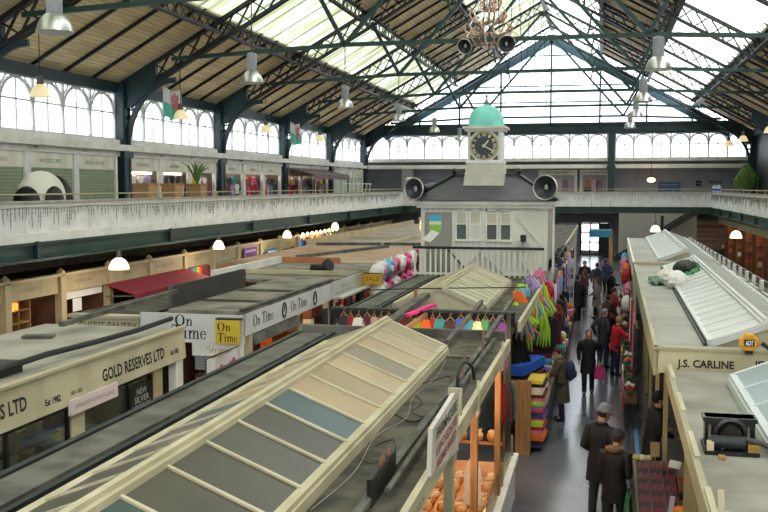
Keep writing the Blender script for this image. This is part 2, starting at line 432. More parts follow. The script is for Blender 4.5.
# ================================================================ walls and galleries
M_wall = mat('grey_plaster', '#8f9098', .7, '#82838b', .8)
M_wallw = mat('old_white_plaster', '#c3beae', .7, '#aea895', 1.1)
b = MB(); b.bx(XL - 1.95, XL - 1.8, -6, 76.6, 0, 7.05); b.bx(XL - 1.95, XL - .1, -6, 76, 7.0, 7.1)
setting('wall_left', b, M_wallw)
b = MB(); b.bx(XR + .3, XR + .45, -6, 76.6, 0, 7.2); setting('wall_right', b, M_wallw)
b = MB(); b.bx(-20.5, 11.2, -6.2, -6, 0, 7.0); b.bx(-18.9, 11.2, -6.2, -6, 9.3, 9.7); setting('wall_front', b, M_wallw)
r = window(); arcade((-18.2, -6.05, 0), (10.4, -6.05, 0), 7.0, 9.3, 18, r)
b = MB(); b.bx(-20.5, 11.2, 76.4, 76.6, 3.85, 7.5); b.bx(-20, 11.2, 75, 76.5, 7.3, 7.5); b.bx(-20.5, -1.6, 76.4, 76.6, 0, 3.85); b.bx(.6, 11.2, 76.4, 76.6, 0, 3.85); b.bx(-1.6, .6, 76.4, 76.6, 2.5, 3.85)
b.bx(-1.6, .6, 76.4, 76.6, 0, .35)
setting('wall_back', b, M_wall)
b = MB(); b.bx(-20, 11.2, 74.85, 75.25, 7.3, 7.52); b.bx(-20, 11.2, 74.6, 74.9, 6.75, 7.05); setting('trim_4', b, M_white, label='cream ledge under the back windows')
def gallery(nm, x0, x1, y0, y1):
    b = MB(); b.bx(x0, x1, y0, y1, 3.55, 3.85); setting(nm, b, mat('gallery_boards', '#5c5650', .8, '#4a453f', 1))
gallery('floor_gallery_left', XL - 1.9, GL - .1, 4, 76); gallery('floor_gallery_back', GL - .1, GRX + .1, GB + .1, 76.4); gallery('floor_gallery_right', GRX + .1, XR + .3, 30, 76.4)
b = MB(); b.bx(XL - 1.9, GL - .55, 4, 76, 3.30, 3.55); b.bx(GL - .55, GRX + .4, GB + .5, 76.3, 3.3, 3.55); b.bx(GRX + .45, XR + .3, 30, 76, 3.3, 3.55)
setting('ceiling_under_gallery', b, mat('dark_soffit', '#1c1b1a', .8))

def railing(p, q, label, nposts, seg):
    """panelled gallery front: green girder below, white panels, hand rail above"""
    p = Vector(p); q = Vector(q); L = (q - p).length; d = (q - p) / L; nr = Vector((d.y, -d.x, 0))   # nr points into the hall
    t = thing('gallery_railing', label, 'railing', tuple(p + Vector((0, 0, 3.35))))
    def at(u, o, z): return p + d * u + nr * o + Vector((0, 0, z))
    def slab(b, u0, u1, o0, o1, z0, z1):
        b.add([at(u0, o0, z0), at(u1, o0, z0), at(u1, o1, z0), at(u0, o1, z0), at(u0, o0, z1), at(u1, o0, z1), at(u1, o1, z1), at(u0, o1, z1)],
              [(0, 3, 2, 1), (4, 5, 6, 7), (0, 1, 5, 4), (1, 2, 6, 5), (2, 3, 7, 6), (3, 0, 4, 7)])
    b = MB(); slab(b, 0, L, -.12, 0, 3.42, 3.87); slab(b, 0, L, -.14, .16, 3.36, 3.44); slab(b, 0, L, -.1, .1, 3.8, 3.88); b.build('girder', M_green, t)
    n = int(L / seg)
    for i in range(n + 1):
        b = MB(); u = min(L - .1, i * seg + .6); slab(b, u - .08, u + .08, -.1, .13, 3.34, 3.9); b.build('girder_bracket', M_teal, t)
    b = MB(); slab(b, 0, L, -.06, .0, 3.88, 4.93); b.build('front_panel', M_panel, t)
    b = MB(); slab(b, 0, L, -.06, .05, 3.88, 4.12); slab(b, 0, L, -.08, .04, 4.84, 4.93); b.build('skirting_rail', M_white, t)
    for i in range(int(L / 1.63)):
        b = MB(); u = i * 1.63 + .3; slab(b, u - .05, u + .05, -.02, .035, 4.1, 4.9); b.build('panel_stile', M_white, t)
    b = MB(); slab(b, 0, L, -.12, .09, 4.93, 5.0); b.build('hand_rail', mat('worn_rail', '#a9a697', .4, '#8a8778', 3), t)
    b = MB(); b.tube([at(0, -.05, 5.17), at(L, -.05, 5.17)], .022, 6); b.build('top_rail', mat('brass_rail', '#b5a77c', .35), t)
    for i in range(int(L / 2.44)):
        b = MB(); b.tube([at(i * 2.44 + .5, -.05, 4.98), at(i * 2.44 + .5, -.05, 5.17)], .02, 5); b.build('rail_post', mat('brass_rail', '#b5a77c', .35), t)
    return t
def icicles(p, q, label, dens):
    p = Vector(p); q = Vector(q); L = (q - p).length; d = (q - p) / L; nr = Vector((d.y, -d.x, 0)); b = MB()
    b.tube([p + d * u + nr * .1 + Vector((0, 0, 4.8 + .02 * sin(u * 9))) for u in [i * L / 60 for i in range(61)]], .012, 4)
    u = .1
    while u < L - .1:
        h = random.choice((.12, .2, .3, .42, .5)) * random.uniform(.8, 1.1)
        x = random.uniform(-.02, .02)
        b.tube([p + d * u + nr * .09 + Vector((0, 0, 4.8)), p + d * (u + x) + nr * .08 + Vector((0, 0, 4.8 - h * .5)), p + d * (u - x) + nr * .09 + Vector((0, 0, 4.8 - h))], .011, 3)
        for zz in range(int(h / .1)): b.ell(p + d * (u + random.uniform(-.02, .02)) + nr * .09 + Vector((0, 0, 4.78 - zz * .1)), (.02, .02, .03), 4, 3)
        u += random.uniform(.5, 1.3) * dens
    return tag(b.build('icicle_lights', mat('fairy_light_wire', '#8b877d', .6)), label, 'fairy lights')
railing((GL, 6, 0), (GL, GB, 0), 'long white panelled railing with green girder along the left gallery', 1, 8.2)
railing((GL, GB, 0), (GRX, GB, 0), 'white panelled railing with green girder across the far end gallery', 1, 7.6)
railing((GRX, GB, 0), (GRX, 40, 0), 'white panelled railing with green girder along the right gallery', 1, 5)
icicles((GL, 18, 0), (GL, 70.5, 0), 'unlit icicle fairy lights hanging along the left gallery railing', .16)
icicles((GL + .5, GB, 0), (GRX - .2, GB, 0), 'unlit icicle fairy lights hanging along the far end railing', .2)
icicles((GRX, GB - .3, 0), (GRX, 42, 0), 'unlit icicle fairy lights hanging along the right gallery railing', .13)
# ================================================================ shared makers
COL = {'red': '#a8232b', 'crimson': '#8c1f3a', 'pink': '#d77a9c', 'hot pink': '#d8337f', 'orange': '#e0702a', 'yellow': '#e2c43a', 'lime': '#a6d53a', 'green': '#3f8a4e',
       'teal': '#2f8f98', 'sky blue': '#6fb0d8', 'blue': '#2b56b8', 'navy': '#232d4d', 'purple': '#6a3f8f', 'lilac': '#a990c4', 'white': '#e4e2da', 'cream': '#e0d5b4',
       'beige': '#bda888', 'brown': '#6b4a33', 'dark brown': '#3e2b22', 'grey': '#85858a', 'charcoal': '#34353a', 'black': '#17171a', 'maroon': '#5c1f2b'}
def cm(n): return paint(COL[n])
def garment_mesh(w, h, face='y', sleeves=True, sq=.55):
    """a limp garment hanging in folds, shoulders at the top; face = axis its front looks along"""
    b = MB(); nx, nz = 9, 7; fr = []; bk = []
    for j in range(nz + 1):
        t = j / nz
        ww = w * (sq + (1 - sq) * min(1, t * 5)) * (1 + .12 * t)
        for i in range(nx + 1):
            u = i / nx - .5; fold = .018 * sin(u * 22 + 1.3 * j) * (.3 + t)
            z = -h * t - (.03 * h * abs(u) * 2 * (1 - t))
            fr.append((u * ww, -.03 + fold, z)); bk.append((u * ww, .03 + fold, z))
    N = len(fr); fs = []
    for j in range(nz):
        for i in range(nx):
            a = j * (nx + 1) + i
            fs.append((a, a + 1, a + nx + 2, a + nx + 1)); fs.append((N + a, N + a + nx + 1, N + a + nx + 2, N + a + 1))
    for i in range(nx):
        fs.append((i, N + i, N + i + 1, i + 1)); k = nz * (nx + 1) + i; fs.append((k, k + 1, N + k + 1, N + k))
    for j in range(nz):
        a = j * (nx + 1); c = a + nx + 1; fs.append((a, c, N + c, N + a)); a += nx; c += nx; fs.append((a, N + a, N + c, c))
    b.add(fr + bk, fs)
    if sleeves:
        for s in (-1, 1): b.tube([(s * w * .42, 0, -.03), (s * w * .58, 0, -.16 * h - .03), (s * w * .62, .01, -.42 * h)], [.05, .05, .04], 6)
    if face == 'x': b.v = [Vector((v.y, v.x, v.z)) for v in b.v]
    return b
def garment(x, y, ztop, w, h, col, label, cat='garment', group=None, face='y', hanger=True, sleeves=True, sq=.55):
    b = garment_mesh(w, h, face, sleeves, sq); b.v = [v + Vector((x, y, ztop)) for v in b.v]
    t = thing('hanging_garment', label, cat, (x, y, ztop), 0, group)
    b.build('cloth', cm(col) if col in COL else col, t, smooth=True)
    if hanger:
        dx = Vector((1, 0, 0)) if face == 'y' else Vector((0, 1, 0)); c = Vector((x, y, ztop)); k = MB()
        k.tube([c - dx * w * .34 - Vector((0, 0, .03)), c + Vector((0, 0, .06)), c + dx * w * .34 - Vector((0, 0, .03))], .012, 5)
        k.tube([c + Vector((0, 0, .06)), c + Vector((0, 0, .1)), c + dx * .03 + Vector((0, 0, .13))], .008, 5)
        k.build('hanger', M_wood, t)
    return t
def boxy(name, label, cat, x0, x1, y0, y1, z0, z1, m, group=None, lid=None):
    """a closed box with a lid rim or a banded top, standing on something"""
    t = thing(name, label, cat, ((x0 + x1) / 2, (y0 + y1) / 2, z0), 0, group)
    MB().bx(x0, x1, y0, y1, z0, z1).build('carton', m, t)
    if lid is not None:
        e = .012; MB().bx(x0 - e, x1 + e, y0 - e, y1 + e, z1 - (z1 - z0) * .22, z1 + .012).build('lid', lid, t)
    return t
def add_point(x, y, z, e, r=.12, col=(1, .72, .42)):
    l = bpy.data.lights.new('point_light', 'POINT'); l.energy = e; l.shadow_soft_size = r; l.color = col
    o = bpy.data.objects.new('point_light', l); C.objects.link(o); o.location = FR[-1] @ Vector((x, y, z)); return o

# ================================================================ upper gallery shops on the left
M_fasc = mat('gallery_fascia', '#e4dfd0', .55, '#d2ccb9', 2)
setting('trim_5', (lambda b: (b.bx(XL + .05, XL + .38, 15, 73.3, 6.76, 7.0), b.bx(XL - .1, XL + .12, 15, 73.3, 6.55, 6.78))[0])(MB()), M_white, label='white gutter ledge running above the gallery shops')
b = MB()
for i in range(230):
    y = 18 + i * .24; b.bx(XL + .02, XL + .07, y, y + .1, 6.56, 6.74)
setting('trim_6', b, mat('dentil_grey', '#8f897a', .7), label='row of small dentils under the gallery shop gutter')  # dentils in one even grey brown
for i in range(19): setting('trim_%d' % (20 + i), MB().prism([(XL + .05, 16 + i * 3.08, 6.62), (XL + .42, 16 + i * 3.08, 6.78), (XL + .05, 16 + i * 3.08, 6.95)], (0, .14, 0)), M_white, label='small bracket under the gallery gutter')
words = {(2, 0): 'ESPRESSO', (2, 1): 'WOODS CAFE', (2, 2): 'BULLY FOOD', (3, 0): 'OUR RETRO', (3, 1): 'LANTERN', (3, 2): 'A LETTER BOOK', (4, 0): 'REPAIRS', (4, 1): 'STUDIO', (4, 2): 'COLLECT', (5, 0): 'CRAFTS', (5, 1): 'MUSIC', (5, 2): 'GIFTS', (6, 0): 'GALLERY', (6, 1): 'RECORDS', (6, 2): 'TOYS'}
desc = {2: 'shuttered gallery shop', 3: 'open gallery shop', 4: 'open gallery shop', 5: 'gallery shop behind the brown awning', 6: 'pale gallery shop near the far corner'}
goods = ['pink', 'charcoal', 'white', 'crimson', 'navy', 'grey', 'yellow', 'black', 'lilac', 'red', 'teal', 'beige', 'white', 'charcoal', 'brown', 'hot pink']
for k in range(2, 7):
    y0 = YK[k] + .3; w = (YK[k + 1] - .55 - y0) / 3
    for j in range(3):
        a = y0 + j * w; c = a + w; wd = words[k, j]
        t = thing('gallery_shop', '%s under the sign %s on the left upper gallery' % (desc[k], wd), 'shop', (XL, (a + c) / 2, 3.85))
        f = MB().bx(XL - .06, XL + .04, a, c, 6.02, 6.55).build('fascia', M_fasc, t)
        text(wd, (XL + .04, (a + c) / 2 - .1, 6.2), (0, 1, 0), (0, 0, 1), .13, M_ink, f, width=min(1.6, .13 * len(wd)))
        # lettering faces the hall
        for yy in (a, c - .16): MB().bx(XL - .05, XL + .1, yy, yy + .16, 3.85, 6.6).build('pilaster', M_white, t)
        b = MB(); b.bx(XL - 1.7, XL - 1.6, a, c, 3.85, 6.6); b.bx(XL - 1.6, XL - .1, a, a + .05, 3.85, 6.6); b.bx(XL - 1.6, XL - .1, a, c, 6.55, 6.6)
        b.build('interior', mat('gallery_interior', '#7d746c', .8, '#5d554e', 1), t)
        if k == 2:
            sh = MB().bx(XL - .03, XL + .0, a + .16, c - .16, 3.9, 6.04); s = sh.build('shutter', M_shutter, t)
            MB().bx(XL - .02, XL + .03, a + .16, c - .16, 3.86, 3.98).build('shutter_rail', M_strip, t)
        elif k == 6:
            MB().bx(XL - .08, XL - .04, a + .16, c - .16, 3.9, 6.04).build('shop_window', mat('pale_blind', '#b7bfb0', .5), t)
            MB().bx(XL - .05, XL, (a + c) / 2 - .04, (a + c) / 2 + .04, 3.9, 6.04).build('mullion', M_white, t)
        else:
            b = MB()
            for z in (4.55, 5.15): b.bx(XL - 1.55, XL - 1.1, a + .2, c - .2, z, z + .04)
            b.build('shelf', M_wood, t)
            n = 8
            for i in range(n):
                yy = a + .38 + (c - a - .76) * i / (n - 1); cl = goods[(i * 3 + j * 5 + k * 2) % 16]
                garment(XL - .22 - .15 * (i % 2), yy, 5.92 - .06 * ((i * 2 + j) % 3), .34, .45, cl, '%s garment, %s in the upper row, shop signed %s' % (cl, ORD[i], wd), face='x', group='garments in the gallery shops')
                cl2 = goods[(i * 5 + j + k) % 16]
                garment(XL - .1 - .1 * (i % 2), yy + .1, 5.5 - .05 * (i % 3), .36, .5, cl2, '%s garment, %s in the lower row, shop signed %s' % (cl2, ORD[i], wd), face='x', group='garments in the gallery shops')
            add_point(XL - .9, (a + c) / 2, 6.3, 70, .2, (1, .92, .8))  # unseen point light added to brighten the garments inside
        if k == 3 and j < 2:
            q = thing('strip_light', 'glowing strip light under the sign %s' % wd, 'lamp', (XL - .15, (a + c) / 2, 5.98))
            MB().tube([(XL - .15, a + .35, 5.94), (XL - .15, c - .5, 5.94)], .05, 8).build('tube', M_glow, q); MB().bx(XL - .2, XL - .1, a + .3, c - .45, 5.98, 6.04).build('housing', M_white, q)
# awning on the gallery
t = thing('shop_awning', 'dull brown cloth awning stretched over the left gallery walk', 'awning', (XL + .1, 58.3, 5.5))
b = MB(); n = 12
for i in range(n):
    ya = 54.6 + 8.2 * i / n; yb = 54.6 + 8.2 * (i + 1) / n
    b.prism([(XL + .05, ya, 6.5), (XL + 1.7, ya, 6.1 - .03 * sin(i)), (XL + 1.7, ya, 6.07 - .03 * sin(i)), (XL + .05, ya, 6.46)], (0, yb - ya, 0))
b.bx(XL + 1.68, XL + 1.72, 54.6, 62.8, 5.82, 6.1); b.build('canopy', mat('brown_canvas', '#7a6a66', .8, '#66585a', 2), t)
for y in (54.8, 58.6, 62.6): MB().tube([(XL + 1.66, y, 3.86), (XL + 1.66, y, 6.08)], .05, 6).build('pole', M_teal, t)
# white slatted display rack near the corner
t = thing('display_rack', 'white slanted slat rack on the gallery beyond the brown awning', 'rack', (-16.0, 61.5, 3.85))
for i in range(7):
    y = 58.2 + i * 1.1; b = MB(); b.bar((-16, y, 3.9), (-16, y + .8, 5.6), .05, .06); b.build('slat', M_white, t)
for z in (4.6, 5.55): MB().bar((-16, 58, z), (-16, 65.8, z), .05, .06).build('rail', M_white, t)
# panda sculpture
t = thing('panda_statue', 'large black and white panda sculpture crouching before the shutters', 'sculpture', (-16.9, 26.5, 3.85))
b = MB(); b.ell((-16.9, 26.35, 5.05), (.66, .86, .82), 24, 16); b.build('body', mat('panda_white', '#e6e2d2', .45), t, smooth=True)
b = MB(); b.ell((-16.9, 27.0, 4.9), (.68, .36, .86), 20, 12); b.build('shoulder_band', M_black, t, smooth=True)
b = MB(); b.ell((-16.3, 26.1, 5.0), (.2, .42, .4), 16, 10); b.build('hind_leg', M_black, t, smooth=True)
b = MB(); b.ell((-16.9, 25.56, 4.9), (.45, .22, .5), 16, 10); b.build('tail_end', M_black, t, smooth=True)
for yy in (25.8, 27.0):
    b = MB(); b.lathe([(.2, 0), (.24, .3), (.2, .95)], (-16.5, yy, 3.86), 12); b.build('leg', M_black, t, smooth=True)
b = MB(); b.ell((-17.35, 27.1, 4.7), (.42, .4, .42), 16, 10); b.build('head', mat('panda_white', '#e6e2d2', .45), t, smooth=True)
for dx in (-.28, .28): MB().ell((-17.35 + dx, 27.1, 5.08), (.14, .08, .14), 10, 7).build('ear', M_black, t, smooth=True)
# planters with palms
for i, (y, plant) in enumerate(((31.9, 0), (34.1, 0), (36.4, 1))):
    lb = ['wooden planter box behind the railing near the shutter of BULLY FOOD', 'wooden planter box just past the first teal gallery column', 'wooden planter with a spiky green palm on the left gallery'][i]
    t = thing('planter', lb, 'planter', (-16.2, y, 3.85)); b = MB()
    b.prism([(-16.45, y - .33, 3.86), (-15.95, y - .33, 3.86), (-15.9, y - .38, 5.45), (-16.5, y - .38, 5.45)], (0, .7, 0)); b.build('tub', mat('planter_wood', '#b98f63', .6, '#a27a50', 3), t)
    b = MB().bx(-16.52, -15.88, y - .42, y + .4, 5.4, 5.5); b.build('rim', M_wood, t)
    if plant:
        b = MB()
        for q in range(26):
            a = q * 2.4; l = .55 + .5 * random.random(); r = l * (.25 + .5 * random.random())
            p0 = Vector((-16.2, y, 5.45)); p1 = p0 + Vector((cos(a) * r * .5, sin(a) * r * .5, l * .8)); p2 = p0 + Vector((cos(a) * r, sin(a) * r, l * 1.0))
            b.tube([p0, p1, p2], [.025, .03, .004], 4)
        b.build('fronds', mat('leaf_green', '#56713a', .5, '#7b8f4c', 4), t)
# flags
def flag(y, label, x=-16.9, z=8.55, w=1.5, h=1.15):
    t = thing('hanging_flag', label, 'flag', (x, y, z)); b = [MB(), MB(), MB()]; n = 10
    for i in range(n):
        for (za, zb, q) in ((z, z - h * .5, 0), (z - h * .5, z - h, 1)):
            def P(u, zz): return Vector((x + .1 * sin(u * 7) * (1 + (z - zz)), y - w / 2 + w * u, zz - .12 * sin(u * PI)))
            u0, u1 = i / n, (i + 1) / n
            b[q].add([P(u0, za), P(u1, za), P(u1, zb), P(u0, zb)], [(0, 1, 2, 3)])
    b[0].build('white_half', paint('#c9c9cb'), t, smooth=True); b[1].build('green_half', paint('#4fae97'), t, smooth=True)
    r = MB()
    for dy, dz, s in ((0, -.55, .3), (.22, -.4, .16), (-.22, -.45, .17), (.12, -.75, .17), (-.15, -.72, .15), (.3, -.65, .1), (-.02, -.28, .12)):
        r.ell((x + .16, y + dy, z + dz), (.02, s * .75, s), 8, 6)
    r.build('dragon_emblem', paint('#b4646c'), t)
    MB().tube([(x, y - w / 2, z), (x, y - w / 2 - .1, z + 1.0)], .01, 4).build('cord', M_cable, t); MB().tube([(x, y + w / 2, z), (x, y + w / 2 + .1, z + 1.0)], .01, 4).build('cord', M_cable, t)
flag(35.6, 'white and green flag with a red emblem hanging by the second window bay', z=9.3)
flag(51.3, 'white and green flag with a red emblem hanging further along the gallery', z=8.95)

# ================================================================ lower shops under the left gallery
PX = -15.6
pil = [19.5, 22.35, 25.05, 27.85, 30.7, 33.6, 36.35, 39.1, 41.9, 44.7, 47.5, 53.6, 57, 60.5, 64, 67.5, 70.8]
lw = {0: 'K M HEWITT', 1: 'K M HEWITT', 2: 'K KIM NAIL', 3: 'CAROL', 4: 'BRACELET & GOLD', 5: 'KEYS', 6: 'JEWELS', 7: 'TAILORS', 8: 'PURSES', 9: 'WOOLS', 10: 'FASHION', 11: 'SHOES', 12: 'BOOKS', 13: 'CARDS', 14: 'HATS', 15: 'FISH'}
lwl = {0: 'half hidden cream shop front at the left edge', 1: 'cream shop front with orange lit wooden shelves inside', 2: 'cream shop front with a half lowered white shutter', 3: 'shop front behind the near half of the red awning',
       4: 'shop front behind the far half of the red awning', 5: 'cream shop front with a row of coloured rolls in the opening', 6: 'cream shop front closed by an orange panel', 7: 'cream shop front left of the purple poster',
       8: 'cream shop front with the blue poster', 9: 'cream shop front between the blue poster and the hanging scarves', 10: 'shop front hung with scarves and lit by warm bulbs', 11: 'dim shop front just past the hanging scarves', 12: 'dim shop front, second past the hanging scarves',
       13: 'dim shop front, third past the hanging scarves', 14: 'dim shop front, fourth past the hanging scarves', 15: 'dim shop front nearest the far left corner'}
for i in range(16):
    a, c = pil[i], pil[i + 1]
    t = thing('lockup_shop', lwl[i], 'shop', (PX, (a + c) / 2, 0))
    f = MB().bx(PX - .1, PX, a, c, 2.24, 2.74).build('fascia', M_shop, t)
    if i < 11: text(lw[i], (PX, (a + c) / 2, 2.45), (0, 1, 0), (0, 0, 1), .1, mat('faded_gold', '#7a6540', .5), f, width=min(c - a - .9, .1 * len(lw[i])))
    MB().bx(PX - .15, PX + .1, a, c, 2.74, 2.82).build('cornice', mat('cornice', '#c2b189', .5), t)
    MB().bx(PX - .12, PX + .1, a + .01, a + .28, 0, 2.78).build('pilaster', M_shop, t)
    MB().lathe([(.13, 0), (.13, .06), (.03, .15), (0, .17)], (PX, a + .145, 2.82), 10).build('finial', mat('cornice', '#c2b189', .5), t)
    b = MB(); b.bx(PX - 2.3, PX - 2.2, a, c, 0, 2.7); b.bx(PX - 2.2, PX - .12, a + .01, a + .06, 0, 2.7); b.bx(PX - 2.2, PX - .1, a, c, 2.6, 2.68)
    b.build('interior', mat('brown_interior', '#5f3d27', .7, '#46291a', 1.2), t)
    if i in (0, 1):
        b = MB()
        for z in (1.5, 1.85): b.bx(PX - .9, PX - .4, a + .75, a + 1.9, z, z + .05)
        for y in (a + .75, a + 1.3, a + 1.85): b.bx(PX - .9, PX - .4, y, y + .05, 1.1, 2.12)
        b.bx(PX - .95, PX - .9, a + .75, a + 1.9, 1.1, 2.12); b.build('shelf_unit', M_wood, t); add_point(PX - .5, a + 1.05, 1.98, 20, .06, (1, .45, .15)); add_point(PX - 1.2, c - .8, 2.2, 8, .1, (1, .6, .3))
    if i == 2:
        MB().bx(PX - .12, PX - .08, a + .14, c - .14, 1.98, 2.26).build('shutter', M_white, t)
        MB().bx(PX - .15, PX - .13, a + 1.0, a + 1.5, 1.55, 1.95).build('notice', paint('#e8e6e0'), t); add_point(PX - 1.2, (a + c) / 2, 2.2, 8, .1, (1, .6, .3))
    if i in (3, 4):
        b = MB()
        for q in range(9): b.lathe([(.09, 0), (.14, .03), (.1, .1), (0, .14)], (PX - .05, a + .4 + q * .27, 2.05), 8)
        b.build('carved_frieze', mat('carved_frieze', '#6b6a58', .6), t)
    if i == 6: MB().bx(PX - .1, PX - .05, a + .14, c - .14, 0, 2.1).build('panel', mat('orange_panel', '#c07a4e', .6, '#a8643c', 2), t); MB().bx(PX - .1, PX - .02, a + .14, c - .14, 2.1, 2.25).build('shutter', M_shutter, t)
    if i in (5, 7, 8, 9): add_point(PX - .6, (a + c) / 2, 2.3, 22, .1, (1, .7, .4))
    if i == 10: add_point(PX + .4, 48.6, 2.75, 30, .1, (1, .6, .3)); add_point(PX + .4, 51.6, 2.75, 30, .1, (1, .6, .3))
    if 10 < i: add_point(PX - .6, (a + c) / 2, 2.2, 8, .1, (1, .65, .35))
# red awning
t = thing('shop_awning', 'dark red canvas awning over the two lower left shop fronts', 'awning', (PX, 30.7, 2.2))
b = MB(); ya, yb = 27.6, 33.6
b.prism([(PX + .12, ya, 2.22), (PX + .12, ya, 2.26), (PX + 1.15, ya, 1.96), (PX + 1.15, ya, 1.92)], (0, yb - ya, 0)); b.bx(PX + 1.13, PX + 1.17, ya, yb, 1.78, 1.96)
b.build('canvas', mat('red_canvas', '#8e1f33', .7, '#741729', 1.5), t)
for y in (ya + .05, yb - .05): MB().bar((PX + .1, y, 1.85), (PX + 1.12, y, 1.9), .04, .04).build('arm', M_strip, t)
# rolls in the coloured opening
for i, cl in enumerate(['lilac', 'navy', 'blue', 'teal', 'green', 'yellow', 'orange', 'red', 'brown', 'crimson', 'maroon']):
    y = 33.85 + i * .22; t = thing('fabric_roll', '%s upright fabric roll, %s in the row beyond the red awning' % (cl, ORD[i]), 'fabric roll', (PX - .02, y, 0), 0, 'upright rolls beyond the red awning')
    MB().lathe([(.09, .9), (.1, .92), (.1, 2.16), (.09, 2.18)], (PX - .02, y, 0), 10).build('cloth', cm(cl), t, smooth=True); MB().lathe([(.03, .0), (.03, 2.22)], (PX - .02, y, 0), 8).build('core', M_wood, t)
def poster(name, label, c, right, w, h, col, blocks, thick=.02, frame=None):
    """flat printed board: c = centre, blocks = list of (u, v, w, h, colour) in fractions"""
    t = thing(name, label, 'poster' if 'poster' in name else 'sign', tuple(Vector(c) - Vector((0, 0, h / 2))))
    R = Vector(right).normalized(); U = Vector((0, 0, 1)); N = R.cross(U); c = Vector(c)
    def q(u, v, ww, hh, n0, n1):
        b = MB(); p = c + R * (u * w) + U * (v * h)
        b.prism([p - R * ww * w / 2 - U * hh * h / 2 + N * n0, p + R * ww * w / 2 - U * hh * h / 2 + N * n0, p + R * ww * w / 2 + U * hh * h / 2 + N * n0, p - R * ww * w / 2 + U * hh * h / 2 + N * n0], N * (n1 - n0)); return b
    q(0, 0, 1, 1, -thick, 0).build('board', paint(col), t)
    for i, (u, v, ww, hh, cl) in enumerate(blocks): q(u, v, ww, hh, 0, .004 + .001 * i).build('print', paint(cl), t)
    return t
poster('wall_poster', 'purple poster on the lower left shop fronts', (PX + .14, 40.5, 2.25), (0, 1, 0), 1.6, .75, '#7d4a8c', [(0, .3, .8, .12, '#c9a6d0'), (0, 0, .7, .3, '#5d3070'), (.1, -.3, .6, .12, '#d0b0d8')])
poster('wall_poster', 'blue poster with pale lines beside the purple poster', (PX + .14, 43.4, 2.1), (0, 1, 0), 1.5, .62, '#2f6a9c', [(0, .25, .8, .14, '#bcd3e4'), (0, -.1, .6, .25, '#16405f')])
sc_cols = ['sky blue', 'blue', 'navy', 'charcoal', 'purple', 'black', 'orange', 'crimson', 'yellow', 'orange', 'red', 'green', 'charcoal', 'lilac', 'navy', 'white', 'black', 'beige']
for i, cl in enumerate(sc_cols):
    garment(PX + .5, 46.6 + i * .38, 2.72 - .07 * (i % 3), .34, .95 + .1 * (i % 2), cl, '%s scarf hanging %s from the near end under the warm bulbs' % (cl, ORD[i]), 'scarf', 'scarves under the warm bulbs', 'x', True, False)
for i in range(9):
    t = thing('bare_bulb', 'small glowing bulb above the hanging scarves, %s from the near end' % ORD[i], 'lamp', (PX + .6, 46.8 + i * .8, 2.9), 0, 'bulbs above the scarves')
    MB().ell((PX + .6, 46.8 + i * .8, 2.9), (.075, .075, .09), 10, 7).build('bulb', M_warm, t, smooth=True); MB().tube([(PX + .6, 46.8 + i * .8, 2.98), (PX + .6, 46.8 + i * .8, 3.3)], .015, 5).build('cord', M_cable, t)

# ================================================================ pendant lamps under the left gallery
def small_pendant(x, y, zb, top, label, r=.26, e=30, shade=None):
    t = thing('pendant_lamp', label, 'lamp', (x, y, zb))
    MB().lathe([(r, 0), (r * .98, .1), (r * .72, .26), (r * .35, .34), (.05, .36)], (x, y, zb), 16).build('shade', shade or mat('lit_shade', '#f4ead2', .5, emit='#ffe9c4', es=1.6), t, smooth=True)
    MB().lathe([(0, .03), (r * .9, .03), (r * .9, .05), (0, .05)], (x, y, zb), 16).build('diffuser', M_warm, t)
    MB().lathe([(.07, .35), (.07, .5), (.02, .55)], (x, y, zb), 10).build('lamp_holder', M_strip, t); MB().tube([(x, y, zb + .5), (x, y, top)], .015, 5).build('cord', M_cable, t)
    l = add_point(x, y, zb - .12, e, .15, (1, .82, .6)); return t
for i, y in enumerate((25.75, 34.05, 42.2, 50.4)):
    small_pendant(-14.3 if i else -14.0, y, (2.92, 2.98, 2.98, 3.05)[i], 3.6, ['glowing pendant lamp under the left gallery, largest and nearest', 'glowing pendant lamp under the left gallery above the grey parapet', 'glowing pendant lamp under the left gallery by the blue poster', 'glowing pendant lamp under the left gallery above the hanging scarves'][i], .3 if i == 0 else .22, 75)

# ================================================================ stall block beyond the left aisle
BX = -7.4
t = thing('market_stall', 'cream stall lettered Gold Reserves with a flat grey roof', 'stall', (BX, 10, 0))
b = MB(); b.bx(-10.15, BX + .02, 3, 15.85, 2.74, 2.82); b.build('roof', mat('pale_felt', '#a9a496', .8, '#8d887b', 1.0, bump=.2), t)
f = MB(); f.prism([(BX, 3, 2.28), (BX + .06, 3, 2.28), (BX + .02, 3, 2.84), (BX - .1, 3, 2.84)], (0, 12.9, 0)); f = f.build('fascia', M_cream, t)
N = Vector((.06 - .02, 0, .56)).normalized(); up = Vector((-.04, 0, .56))
def gr(s, y, z, hgt, wd):
    x = BX + .06 - .04 * (z - 2.28) / .56
    text(s, (x, y, z), (0, 1, 0), up, hgt, M_ink, f, width=wd, depth=.004, bold=.028)
gr('GOLD RESERVES LTD', 14.0, 2.43, .18, 2.1); gr('GOLD RESERVES LTD', 9.95, 2.46, .18, 2.1); gr('Est 1982', 11.6, 2.4, .09, .38); gr('Est 1982', 15.45, 2.43, .08, .32); gr('101-103', 12.2, 2.41, .06, .3)
MB().bx(BX - .02, BX + .08, 3, 15.9, 2.83, 2.87).build('eaves_strip', mat('bleached_trim', '#b7aa8a', .6), t)
MB().bx(BX - .12, BX + .0, 12.15, 12.5, 0, 2.3).build('pilaster', M_cream, t); MB().bx(BX - .12, BX + .02, 15.55, 15.85, 0, 2.3).build('pilaster', M_white, t)
MB().bx(BX - .12, BX - .02, 14.75, 15.1, 0, 2.3).build('pilaster', M_shop, t)
